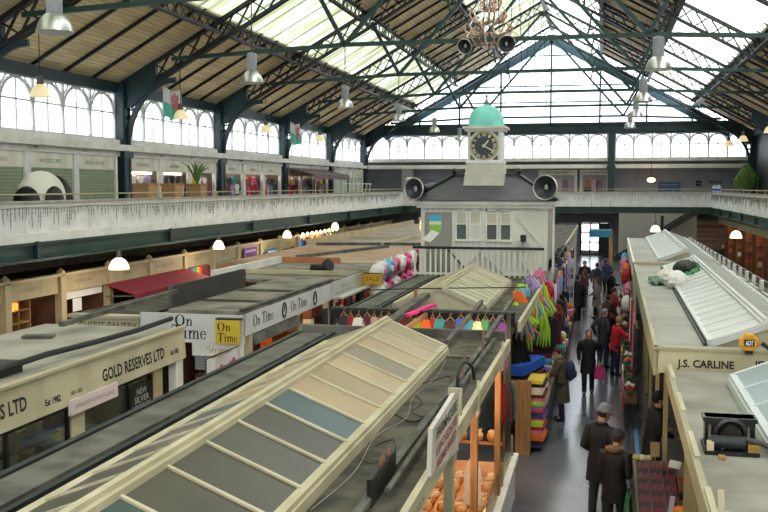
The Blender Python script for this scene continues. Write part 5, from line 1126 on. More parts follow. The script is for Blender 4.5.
# far end, ground floor
d = thing('door_1', None, None, (-.5, 76.3, 0), kind='structure')
b = MB()
for x in (-1.55, -.85, -.15, .55): b.bx(x - .05, x + .05, 76.35, 76.45, 0, 2.5)
for z in (.05, 1.0, 1.75, 2.45): b.bx(-1.6, .6, 76.36, 76.44, z - .04, z + .04)
b.build('door_frame', M_dark, d); MB().bx(-1.6, -.15, 76.39, 76.41, .05, 2.45).build('door_glass', G_win, d); MB().bx(-.1, .55, 76.38, 76.42, .05, 2.45).build('door_leaf', M_dark, d)
b = MB(); b.bx(-3.3, -1.7, 76.2, 76.3, 1.9, 2.5); t = poster('pale_panel', 'pale window panel left of the far entrance doors', (-2.6, 76.2, 2.05), (1, 0, 0), 1.5, .9, '#dfe3e6', [(0, 0, .03, 1, '#55595c'), (0, 0, 1, .05, '#55595c')])  # flat pale board with dark bars printed across it
t = thing('hanging_sign', 'blue direction sign hung over the far end of the aisle', 'sign', (-.03, 50, 2.8)); MB().bx(-.6, .52, 49.97, 50.03, 2.78, 3.2).build('board', paint('#2f7f9f'), t); MB().bx(-.6, .52, 49.96, 49.97, 3.12, 3.18).build('top_band', paint('#7fb6c9'), t)
for x in (-.5, .42): MB().tube([(x, 50, 3.2), (x, 50, 4.6)], .012, 5).build('hanger', M_cable, t)
tag(MB().bx(.42, .6, 52, 52.2, 0, 3.1).build('timber_post', M_wood), 'tan timber post at the far end of the aisle', 'post')
t = thing('staircase', 'dark staircase rising behind the right hand stalls to the far gallery', 'stairs', (3, 68, 0))
for y in (66.4, 68.2): MB().bar((.9, y, .3), (6.2, y, 3.7), .1, .35).build('stringer', M_dark, t)
for i in range(15): MB().bx(1.0 + i * .34, 1.32 + i * .34, 66.4, 68.2, .42 + i * .22, .46 + i * .22).build('tread', M_strip, t)
MB().bx(1.2, 6.4, 68.6, 68.7, 0, 3.5).build('stair_wall', mat('pale_stair_wall', '#9a958d', .7), t)
tag(MB().tube([(3.6, 60, 0), (3.6, 60, 3.6)], .1, 10).build('iron_post', M_dark), 'dark iron post standing behind the far right rooflight', 'post')
# far gallery
for i, (x0, x1, wd) in enumerate(((-4.9, -1.9, 'AMUSEMENT'), (-1.7, .55, 'ON THE UPPER ROW'))):
    t = thing('gallery_shop', 'far gallery shop with a faded picture window signed %s' % wd, 'shop', ((x0 + x1) / 2, 76.2, 3.85)); f = MB().bx(x0, x1, 76.1, 76.35, 6.25, 6.65).build('fascia', M_fasc, t); text(wd, ((x0 + x1) / 2, 76.1, 6.36), (1, 0, 0), (0, 0, 1), .17, M_ink, f, width=1.9)
    for x in (x0, x1 - .2): MB().bx(x, x + .2, 76.1, 76.35, 3.85, 6.3).build('pilaster', M_white, t)
    MB().bx(x0 + .2, x1 - .2, 76.25, 76.35, 3.9, 6.25).build('picture_window', mat('faded_mural', '#a9989a', .5, '#8c8894', .9), t)
    for q, (u, cl) in enumerate(((.2, '#b9745c'), (.55, '#c4a7a2'), (.8, '#8a6a86'))): MB().bx(x0 + .3 + u * (x1 - x0 - .8) - .2, x0 + .3 + u * (x1 - x0 - .8) + .25, 76.23, 76.26, 4.6 + .2 * q, 5.9).build('poster_print', paint(cl), t)
    MB().bx(x0 + .3, x0 + .9, 76.2, 76.3, 3.9, 5.3).build('door', cm('navy'), t)
b = MB().bx(-15.9, -15.0, 75.9, 76.4, 3.85, 6.75); setting('wall_pier', b, mat('white_pier', '#c4c4c2', .6), label='pale wall pier on the far gallery')
boxy('cardboard_box', 'tan cardboard carton on the far gallery left of the horn', 'box', -15.2, -14.2, 74.2, 74.8, 4.9, 5.75, paint('#c0a080')); tag(MB().bx(-15.4, -14.0, 74.1, 74.9, 3.85, 4.9).build('gallery_table', M_strip), 'grey cabinet carrying the cardboard carton on the far gallery', 'cabinet')
tag(MB().box((-14.9, 74.15, 5.95), (.5, .3, .3), .3).build('white_box', M_white), 'small white box on top of the cardboard carton', 'box')
lump('grey_bundle', 'grey covered heap on the far gallery beside the cardboard carton', 'bundle', (-12.9, 74.3, 5.2), (.9, .5, .5), paint('#7f8496'), 4); tag(MB().bx(-13.8, -12.0, 74, 74.7, 3.85, 4.85).build('gallery_cabinet', M_strip), 'grey cabinet under the covered heap on the far gallery', 'cabinet')
poster('wall_sign', 'blue panel on the far gallery wall right of the teal column', (5.05, 76.35, 5.35), (1, 0, 0), 1.65, .75, '#3f5f86', [(0, .2, .8, .15, '#7088a6')]); poster('wall_sign', 'small black plate on the far gallery wall', (7.2, 76.35, 5.6), (1, 0, 0), .4, .4, '#2a2a2e', [(0, 0, .6, .2, '#8a8a90')]); poster('wall_sign', 'narrow dark plate right of the small black plate', (8.4, 76.35, 5.7), (1, 0, 0), .9, .22, '#4a4a50', [(0, 0, .8, .3, '#8a8a90')])
t = thing('gallery_column', 'teal column rising from the far gallery below the gable', 'column', (.65, 74.4, 3.85)); MB().bx(.4, .9, 74.15, 74.6, 3.85, 9.6).build('shaft', M_teal, t); MB().bx(.33, .97, 74.1, 74.66, 6.7, 6.95).build('band', M_teal, t); MB().bx(.33, .97, 74.1, 74.66, 3.85, 4.4).build('plinth', M_teal, t)
t = thing('wall_lamp', 'glowing round lamp hung over the far gallery', 'lamp', (3.6, 74.3, 5.7)); MB().ell((3.6, 74.2, 5.85), (.3, .3, .17), 14, 9).build('globe', M_warm, t, smooth=True); MB().tube([(3.6, 74.2, 6.0), (3.6, 74.2, 7.3)], .02, 5).build('cord', M_cable, t)
t = thing('trailing_plant', 'large trailing green plant in the far right corner of the gallery', 'plant', (10.0, 71.6, 3.85)); MB().lathe([(.3, 0), (.4, .5), (.42, 1.3), (.36, 1.32)], (10.0, 71.6, 3.86), 14).build('pot', M_strip, t)
b = MB()
for q in range(150):
    a = q * 2.399; r = .12 + .72 * math.sqrt((q % 50) / 50); top = 7.0 - 1.1 * r * r - .2 * r; dr = random.uniform(.5, 1.9) * (1.1 - .5 * r)
    p0 = Vector((10.0 + .15 * cos(a), 71.6 + .15 * sin(a), 5.3)); p1 = Vector((10.0 + r * .7 * cos(a), 71.6 + r * .7 * sin(a), top)); p2 = Vector((10.0 + r * cos(a), 71.6 + r * sin(a), top - .25)); p3 = Vector((10.0 + r * 1.1 * cos(a), 71.6 + r * 1.1 * sin(a), max(5.1, top - dr)))
    b.tube([p0, p1, p2, p3], [.02, .05, .05, .01], 4)
b.build('leaves', mat('fern_green', '#4f7a2f', .5, '#7fa546', 5), t)
for i, x in enumerate((7.9, 8.3, 8.8)): 
    t = thing('plastic_jug', 'white and blue plastic jug on the right gallery rail, %s from the corner' % ORD[i], 'jug', (7.95 + .2 * i, 71.4 - 1.5 * i, 5.0)); c = (7.75, 71.2 - 1.6 * i, 5.0); MB().lathe([(.12, 0), (.13, .3), (.05, .4), (.05, .47), (0, .47)], c, 10).build('bottle', paint('#cfd8e6'), t, smooth=True); MB().lathe([(.134, .08), (.137, .22)], c, 10).build('label_band', cm('blue'), t)
# ================================================================ goods along the centre aisle, left hand side
rnd = random.Random(11)
names = list(COL)
bright = ['orange', 'red', 'lime', 'pink', 'yellow', 'teal', 'white', 'hot pink', 'purple', 'sky blue', 'cream', 'navy', 'green', 'maroon']
# folded cloth tower by the wooden end board
tag(MB().bx(-1.62, -1.32, 18.9, 19.06, 0, 1.5).build('end_board', M_wood), 'orange brown wooden end board of the fabric stall by the aisle', 'board')
tower = ['navy', 'black', 'orange', 'orange', 'pink', 'red', 'lime', 'yellow', 'purple', 'navy', 'hot pink', 'grey', 'lime', 'pink', 'maroon', 'cream', 'white', 'black', 'yellow']
def folded(x, y, z, w, d, h, cl, label, rot=0, group=None, cat='folded cloth', name='folded_cloth'):
    t = thing(name, label, cat, (x, y, z), rot, group); b = MB(); R = Matrix.Rotation(rot, 3, 'Z'); c = Vector((x, y, z))
    pr = []
    for i in range(9):
        a = -PI / 2 + PI * i / 8; pr.append((w / 2 - h / 2 + h / 2 * cos(a), h / 2 + h / 2 * sin(a)))
    pr += [(-w / 2, h), (-w / 2, 0)]
    b.prism([c + R @ Vector((px, -d / 2, pz)) for px, pz in pr], R @ Vector((0, d, 0))); b.build('cloth', cm(cl), t)
    k = MB(); k.prism([c + R @ Vector((-w / 2 - .004, -d / 2 * .96, h * .46)), c + R @ Vector((w / 2 * .9, -d / 2 * 1.01, h * .46)), c + R @ Vector((w / 2 * .9, -d / 2 * 1.01, h * .54)), c + R @ Vector((-w / 2 - .004, -d / 2 * .96, h * .54))], R @ Vector((0, d * 1.005, 0))); k.build('fold_line', cm('charcoal' if cl not in ('black', 'charcoal', 'navy') else 'grey'), t); return t
for i, cl in enumerate(tower):
    folded(-1.22 + .02 * ((i * 7) % 3 - 1), 19.5 + .02 * ((i * 5) % 3), .1 + i * .073, .32, .75, .07, cl, '%s folded fabric in the tower behind the wooden end board, %s from the bottom' % (cl, ORD[i]), .03 * ((i * 3) % 3 - 1), 'folded fabrics in the aisle tower')
for i, cl in enumerate(['red', 'charcoal', 'teal', 'grey', 'beige', 'maroon']):
    garment(-1.8 + .02 * i, 18.6 + i * .1, 1.5, .26, .75, cl, '%s cloth hung %s from the front left of the wooden end board' % (cl, ORD[i]), 'cloth', 'cloths left of the end board', 'y', False, False)
t = thing('fabric_table', 'long low table of fabrics along the aisle', 'table', (-1.6, 22, 0)); MB().bx(-2.1, -1.05, 19.95, 25.4, .78, .84).build('table_top', M_wood, t); MB().bx(-1.08, -1.04, 19.95, 25.4, .1, .78).build('front_cloth', paint('#3f4f5c'), t)
for y in (20.0, 22.6, 25.3):
    for x in (-2.05, -1.14): MB().bx(x - .03, x + .03, y, y + .06, 0, .78).build('leg', M_wood, t)
t = thing('fabric_roll', 'bright blue bale of cloth lying on top of the fabric stall', 'fabric roll', (-1.62, 20.6, 1.3)); b = MB(); b.box((-1.62, 20.7, 1.5), (.52, 1.5, .2), -.25, 0); b.build('cloth', paint('#1f5fd0'), t); MB().box((-1.62, 20.7, 1.36), (.5, 1.46, .06), -.25).build('board', M_black, t)
for i, cl in enumerate(['charcoal', 'red', 'maroon', 'red', 'maroon']): folded(-1.62, 20.7, .84 + i * .1, .55, 1.4, .095, cl, '%s folded bale under the bright blue bale, %s from the bottom' % (cl, ORD[i]), -.25, 'bales under the blue bale')
n = 0
for r in range(7):
    for c in range(3):
        hgt = 3 + ((r * 3 + c * 5) % 4)
        for k in range(hgt):
            cl = bright[(r * 5 + c * 3 + k * 4) % 14]
            folded(-1.95 + c * .34, 21.9 + r * .5, .84 + k * .075, .3, .42, .072, cl, '%s folded fabric, layer %s, %s pile, %s table row' % (cl, ('one', 'two', 'three', 'four', 'five', 'six', 'seven')[k], ('left', 'middle', 'aisle side')[c], ORD[r]), .1 * ((r + c + k) % 3 - 1), 'folded fabrics on the aisle table')
# garments and scarves hung from the stall edge above the aisle
neon = ['lime', 'orange', 'pink', 'yellow', 'sky blue', 'lime', 'orange', 'hot pink', 'lilac', 'lime', 'orange', 'red', 'pink', 'teal', 'yellow', 'grey']
t = thing('scarf_display_stand', 'tan hanging frame over the stall front with neon scarves', 'frame', (-1.6, 23, 0)); MB().bx(-1.9, -1.83, 19.2, 19.28, 0, 3.0).build('upright', M_wood, t); MB().bx(-1.5, -1.43, 26.0, 26.07, 0, 3.1).build('upright', M_wood, t); MB().tube([(-1.86, 19.24, 2.98), (-1.46, 26.0, 3.08)], .014, 6).build('rail', M_dark, t); MB().tube([(-1.45, 20.5, 2.5), (-1.3, 25.8, 2.6)], .014, 6).build('rail', M_dark, t)
def ribbon(pts, w, cl, label, group, name='hanging_scarf', cat='scarf', fr=2):
    """a bunched scarf: several narrow cloth strips falling together from one loop"""
    t = thing(name, label, cat, pts[0], 0, group); b = MB()
    for q in range(5):
        o = Vector(((q - 2) * w * .3, .05 * sin(q * 2), 0)); P = [Vector(p) + o * (.35 + .35 * j) + Vector((0, .03 * sin(q + j * 1.3), 0)) for j, p in enumerate(pts)]
        b.tube(P, [w * .14 + .012] * (len(P) - 1) + [w * .05], 5)
    b.build('cloth', cm(cl), t, smooth=True); MB().tube([Vector(pts[0]) + Vector((0, 0, -.02)), Vector(pts[0]) + Vector((0, 0, .09))], .025, 6).build('loop', cm('grey'), t); return t
for i in range(30):
    cl = neon[i % 16]; f = (i % 15) / 14; y = 20.0 + 5.6 * f; x = -1.8 + .32 * f + (0 if i < 15 else .1) + .06 * sin(i * 2.1); z = 2.95 + .1 * f + (.18 * sin(i * 1.7) if i < 15 else -.12); h = .55 + .35 * ((i * 7) % 4) / 3
    ribbon([(x, y, z), (x + .1 * sin(i), y, z - h * .35), (x + .14 * sin(i * 1.3), y + .05, z - h * .7), (x + .1 * sin(i * 2.2), y, z - h)], .3, cl, '%s neon scarf, %s along the %s line over the fabric stall' % (cl, ORD[i % 15], ('back', 'aisle side')[i // 15]), 'neon scarves over the fabric stall')
for i, (x, y) in enumerate(((-1.95, 20.2), (-1.7, 20.5), (-1.85, 21.0))):
    ribbon([(x, y, 2.55), (x - .05, y, 2.1), (x, y, 1.6), (x - .03, y, 1.15)], .34, 'black', 'black feather boa hanging above the blue bale, %s from the left' % ORD[i], 'black boas')
ribbon([(-1.62, 21.2, 2.5), (-1.6, 21.2, 2.1), (-1.62, 21.2, 1.7)], .24, 'lime', 'long lime green feather boa among the black boas', None); ribbon([(-1.3, 22.6, 2.3), (-1.28, 22.6, 2.0), (-1.3, 22.6, 1.6)], .24, 'lime', 'lime green boa hanging nearer the aisle', None)
for i in range(18):
    cl = ['black', 'charcoal', 'navy', 'black', 'maroon', 'grey', 'red', 'black', 'brown'][i % 9]; y = 23.2 + .42 * i; x = -1.2 + .05 * sin(i * 2)
    garment(x, y, 2.25 - .1 * (i % 3), .32, .85, cl, '%s garment hung over the aisle edge, %s along from the neon scarves' % (cl, ORD[i]), 'garment', 'dark garments over the aisle edge', 'x' if i % 2 else 'y', True, True)
for i in range(24):
    y = 26.2 + i * .72; cl = ['red', 'white', 'lilac', 'black', 'pink', 'sky blue', 'cream', 'orange', 'charcoal', 'green', 'white', 'purple'][i % 12]
    garment(-1.28 + .04 * (i % 3), y, 2.72 - .06 * (i % 2), .36, .9, cl, '%s garment on the far rail past the fabric table, %s%s' % (cl, ORD[i % 20], '' if i < 20 else ' of the last few'), 'garment', 'garments on the far rail', 'x', True)
for i in range(20):
    y = 26.0 + i * 1.0; cl = bright[(i * 5) % 14]; h = .5 + .35 * ((i * 3) % 4) / 3
    boxy('display_bin', '%s display bin on the floor edge past the fabric table, %s in the row' % (cl, ORD[i]), 'bin', -1.45, -.98, y, y + .75, 0, h, cm(['charcoal', 'brown', 'navy', 'maroon'][i % 4]), 'bins along the far aisle', lid=cm(cl))
for i in range(14):
    y = 26.2 + i * 1.4; cl = ['yellow', 'red', 'orange', 'lime', 'white', 'pink', 'teal'][i % 7]
    lump('soft_toy', '%s bundle heaped on the far bins, %s in the row' % (cl, ORD[i]), 'bundle', (-1.2, 26.3 + i + .3, .5 + .35 * ((i * 3) % 4) / 3 + .12), (.17, .25, .16), cm(cl), i)
t = thing('tall_display_stand', 'tall white card stand beyond the neon scarves', 'stand', (-1.15, 37.5, 0)); MB().bx(-1.3, -1.0, 37.4, 37.46, .2, 2.6).build('frame', M_white, t); MB().bx(-1.25, -1.05, 37.3, 37.4, .2, .3).build('foot', M_white, t)
for i in range(8):
    for q in (-1, 1): MB().bx(-1.15 + q * .07 - .055, -1.15 + q * .07 + .055, 37.38, 37.4, .6 + i * .24, .8 + i * .24).build('card', paint(('#8a8f98', '#c9c9d2', '#5f6a80')[i % 3]), t)
garment(-1.55, 36.5, 2.6, .5, 1.1, 'blue', 'bright blue garment hung by the tall white card stand', 'garment', None, 'y')
for i, (p, q) in enumerate((((-1.45, 27, 2.95), (-1.3, 27.8, 3.5)), ((-1.5, 29, 2.95), (-1.2, 31.5, 3.35)), ((-1.5, 32, 2.95), (-1.1, 34, 3.45)), ((-1.3, 30, 3.2), (-1.3, 38, 3.3)))): tag(MB().tube([p, q], .025, 6).build('rail_arm', M_dark), 'dark metal arm above the stall edge past the clock house, %s from the near end' % ORD[i], 'arm')
for i in range(6): small = tag(MB().lathe([(0, -.1), (.12, -.08), (.1, .1), (.04, .14)], (-1.35 + .08 * (i % 2), 27.2 + i * 1.3, 3.2), 10).build('spot_lamp', M_black, smooth=True), 'black spot lamp fixed above the far stall edge, %s from the near end' % ORD[i], 'lamp')

# ================================================================ right hand side: fruit stall and baskets
FR.append(SKEW)
t = thing('fruit_stall', 'sloping fruit stand in front of the near right stall', 'stall', (.62, 14.7, 0))
MB().prism([(.36, 12.6, .6), (1.16, 12.6, .6), (1.16, 16.0, .84), (.36, 16.0, .84)], (0, 0, .04)).build('shelf', mat('crate_wood', '#8f8266', .7), t); MB().bx(.33, .37, 12.6, 16.0, .1, .86).build('front_board', mat('dark_crate', '#2b2a28', .7), t)
for y in (12.8, 15.85): MB().bx(.4, .46, y, y + .06, 0, .64).build('leg', M_wood, t); MB().bx(1.08, 1.14, y, y + .06, 0, .64).build('leg', M_wood, t)
Mch = mat('cherry_red', '#6b1420', .3, '#a32a34', 30); Mclr = glassmat('punnet_plastic', '#e8ecf0', .8, '#cfd4da', .18)
n = 0
for r in range(5):
    for c in range(3):
        y = 13.75 + r * .44; x = .5 + c * .2; z = .64 + (y - 13.2) / 2.8 * .24 + .02
        t = thing('fruit_punnet', 'clear punnet of dark cherries, %s row from the near end, %s side' % (ORD[r], ('aisle', 'middle', 'wall')[c]), 'punnet', (x, y, z), 0, 'cherry punnets on the fruit stand')
        b = MB()
        for q in range(30): b.ell((x - .07 + .028 * (q % 6), y - .16 + .07 * (q // 6), z + .045 + .02 * ((q * 7) % 3)), (.019, .024, .022), 6, 4)
        o = b.build('cherries', Mch, t, smooth=True); o['kind'] = 'stuff'
        k = MB(); k.bx(x - .085, x + .085, y - .2, y + .2, z, z + .004)
        for (xa, xb, ya, yb) in ((x - .087, x - .083, y - .2, y + .2), (x + .083, x + .087, y - .2, y + .2), (x - .085, x + .085, y - .202, y - .198), (x - .085, x + .085, y + .198, y + .202)): k.bx(xa, xb, ya, yb, z, z + .1)
        k.build('tub', Mclr, t)
for i in range(24):
    a = i * 2.4; rr = .012 * i ** .5 * 3; x = .98 + rr * cos(a) * .8; y = 13.6 + rr * sin(a) * 2.2
    t = thing('orange_fruit', 'orange, %s counted outward from the middle of the orange pile' % (ORD[i] if i < 20 else 'among the last'), 'orange', (x, y, .8 - .002 * i), 0, 'oranges in the pile'); MB().ell((x, y, .86 - .004 * i), (.045, .047, .044), 10, 7).build('peel', mat('orange_peel', '#ee7d14', .45, '#f39a2e', 20), t, smooth=True); MB().ell((x, y, .903 - .004 * i), (.008, .008, .004), 6, 4).build('stalk_end', cm('green'), t)
t = thing('fruit_crate', 'dark crate under the pile of oranges', 'crate', (.98, 13.6, .68)); MB().bx(.84, 1.12, 13.2, 14.0, .72, .82).build('tray', M_black, t); MB().bx(.83, .84, 13.2, 14.0, .72, .86).build('rim', M_strip, t)
for i in range(8):
    x = .46 + .1 * (i % 3); y = 12.9 + .1 * (i // 3) + .03 * (i % 2)
    t = thing('cabbage', 'pale green cabbage at the near end of the fruit stand, %s one' % ORD[i], 'cabbage', (x, y, .66), 0, 'cabbages'); b = MB(); b.ell((x, y, .71), (.055, .06, .055), 10, 7); b.build('heart', paint('#b9c98a'), t, smooth=True); k = MB()
    for q in range(4): k.ell((x + .03 * cos(q * 1.57), y + .03 * sin(q * 1.57), .695), (.04, .04, .045), 8, 6)
    k.build('outer_leaves', paint('#8fae5c'), t, smooth=True)
for i in range(6):
    x = .76 + .07 * (i % 3); y = 12.85 + .12 * (i // 3); t = thing('plum', 'dark purple plum beside the cabbages, %s one' % ORD[i], 'plum', (x, y, .66), 0, 'plums'); MB().ell((x, y, .69), (.034, .036, .034), 8, 6).build('skin', paint('#2c1c34', .3), t, smooth=True); MB().tube([(x, y, .72), (x + .005, y, .735)], .004, 4).build('stalk', cm('brown'), t)
def card(c, w, h, m, label, tilt=-.5, rz=0, mark=None):
    t = thing('price_card', label, 'sign', tuple(c)); MB().box((c[0], c[1], c[2] + h / 2), (w, .012, h), rz, 0, tilt).build('card', m, t); MB().box((c[0], c[1] + .01, c[2] - .06), (.02, .012, .16), rz).build('stick', M_wood, t)
    R = Matrix.Rotation(rz, 3, 'Z') @ Matrix.Rotation(tilt, 3, 'X'); cc = Vector((c[0], c[1], c[2] + h / 2))
    if mark: text(mark, cc - R @ Vector((0, .008, h * .12)), R @ Vector((1, 0, 0)), R @ Vector((0, 0, 1)), h * .35, M_ink, t, width=w * .7)
    return t
card((.72, 16.0, .95), .15, .24, paint('#b89a6e'), 'brown cardboard price card at the back of the fruit stand', -.2, .15); card((1.0, 15.4, .95), .2, .12, paint('#dcdcd6'), 'white price card lying across the cherries', -.5, -.6); card((.84, 13.5, .84), .07, .26, paint('#9a98a8'), 'narrow grey price card in front of the oranges', -.35, -.5); card((.74, 12.8, .72), .1, .06, paint('#e6e6e2'), 'small white label among the vegetables', -.6)
t = thing('fruit_tray', 'black tray of brown nuts behind the white price card', 'tray', (1.1, 15.0, .84)); MB().bx(1.0, 1.2, 14.3, 15.1, .8, .9).build('tray', M_black, t); b = MB()
for q in range(36): b.ell((1.02 + .03 * (q % 6), 14.4 + .12 * (q // 6), .91), (.02, .04, .025), 6, 4)
o = b.build('nuts', paint('#8a4a2e'), t, smooth=True); o['kind'] = 'stuff'
t = thing('green_sack', 'dark green sack hanging from the aisle side of the fruit stand', 'sack', (.28, 14.5, .2)); b = MB(); b.ell((.27, 14.55, .5), (.06, .42, .3), 14, 9); b.build('sack', paint('#2f6b45'), t, smooth=True); MB().tube([(.28, 14.3, .75), (.34, 14.5, .86), (.28, 14.8, .75)], .015, 5).build('strap', paint('#2f6b45'), t)
for i in range(3): lump('lettuce', 'lettuce at the far edge of the fruit stand, %s one' % ORD[i], 'lettuce', (.42 + .1 * i, 15.95, .93), (.06, .09, .05), paint(('#c9b45e', '#d9d4b0', '#b7a66a')[i]), i)
# baskets, flowers and goods along the jeweller's front
gcol = ['red', 'yellow', 'charcoal', 'crimson', 'white', 'pink', 'orange', 'brown', 'maroon', 'green', 'cream', 'black']
for i in range(22):
    y = 21.5 + i * .95; cl = gcol[(i * 5) % 12]; h = .7 + .12 * (i % 3); x = .26
    t = thing('goods_stand', '%s topped stand along the right stall fronts, %s from its near end' % (cl, ORD[i] if i < 20 else 'among the last'), 'stand', (x + .14, y + .35, 0), 0, 'stands along the right stalls'); MB().bx(x, x + .3, y, y + .78, h - .12, h).build('tray', cm(['brown', 'charcoal', 'black'][i % 3]), t); MB().bx(x - .01, x + .02, y, y + .78, h - .3, h + .04).build('front', cm(cl), t)
    for yy in (y + .04, y + .7): MB().bx(x + .03, x + .08, yy, yy + .05, 0, h - .12).build('leg', M_dark, t); MB().bx(x + .22, x + .27, yy, yy + .05, 0, h - .12).build('leg', M_dark, t)
    if i < 20:
        for q in range(2):
            c2 = gcol[(i * 7 + q * 4) % 12]
            b = MB(); rr = random.Random(i * 3 + q); cx, cy = x + .14, y + .2 + .38 * q
            t = thing('flower_pot', '%s flowering pot on the right hand stands, %s on the %s stand' % (c2, ('first', 'second')[q], ORD[i]), 'flowers', (cx, cy, h), 0, 'pots on the right stands'); MB().lathe([(.05, 0), (.08, .12), (.085, .13)], (cx, cy, h), 10).build('pot', cm('brown'), t)
            for k in range(9): a = k * 2.4; r = .035 * k ** .5; b.ell((cx + r * cos(a) * .9, cy + r * sin(a) * 1.3, h + .17 + .03 * rr.random() + .03 * (k < 3)), (.045, .05, .035), 6, 4)
            b.build('blooms', cm(c2), t, smooth=True); MB().ell((cx, cy, h + .14), (.1, .13, .05), 8, 5).build('leaves', cm('green'), t)
for i in range(16):
    y = 20.5 + i * 1.25; cl = ['black', 'crimson', 'brown', 'charcoal', 'red', 'maroon', 'pink', 'white'][(i * 3) % 8]
    garment(.5, y, 2.45 - .1 * (i % 2), .32, .95 + .2 * (i % 3), cl, '%s item hung under the eaves of the right stalls, %s from the near end' % (cl, ORD[i]), 'garment', 'items hung under the right eaves', 'x', True, False)
for i in range(14):
    y = 29 + i * .9; cl = ['white', 'pink', 'red', 'cream', 'sky blue', 'orange', 'white'][i % 7]
    lump('wrapped_bouquet', '%s wrapped bouquet hung past the white right roof corner, %s from the near end' % (cl, ORD[i]), 'bouquet', (.4 + .05 * (i % 2), y, 1.9 + .3 * (i % 3)), (.16, .28, .26), cm(cl), i + 20)
FR.pop()
# ================================================================ people
M_skin = mat('skin', '#c9977c', .5, '#b98468', 12)
def skin_mesh(V, E, R, root):
    me = bpy.data.meshes.new('s'); me.from_pydata([tuple(v) for v in V], E, []); o = bpy.data.objects.new('s', me); C.objects.link(o)
    md = o.modifiers.new('skin', 'SKIN'); md.use_smooth_shade = True; sv = me.skin_vertices[0].data
    for i, r in enumerate(R): sv[i].radius = r if isinstance(r, tuple) else (r, r); sv[i].use_root = (i == root)
    o.modifiers.new('sub', 'SUBSURF').levels = 1
    dg = bpy.context.evaluated_depsgraph_get(); m2 = bpy.data.meshes.new_from_object(o.evaluated_get(dg)); bpy.data.objects.remove(o); bpy.data.meshes.remove(me)
    r = ([v.co.copy() for v in m2.vertices], [tuple(p.vertices) for p in m2.polygons]); bpy.data.meshes.remove(m2); return r
def loft(b, secs, n=16):
    """secs: (centre, rx, ry) ellipses bottom to top"""
    vs = []; k = len(secs)
    for c, rx, ry in secs:
        for j in range(n): a = 2 * PI * j / n; vs.append(Vector(c) + Vector((rx * cos(a), ry * sin(a), 0)))
    fs = [(i * n + j, i * n + (j + 1) % n, (i + 1) * n + (j + 1) % n, (i + 1) * n + j) for i in range(k - 1) for j in range(n)]
    fs += [tuple(range(n - 1, -1, -1)), tuple((k - 1) * n + j for j in range(n))]; b.add(vs, fs)
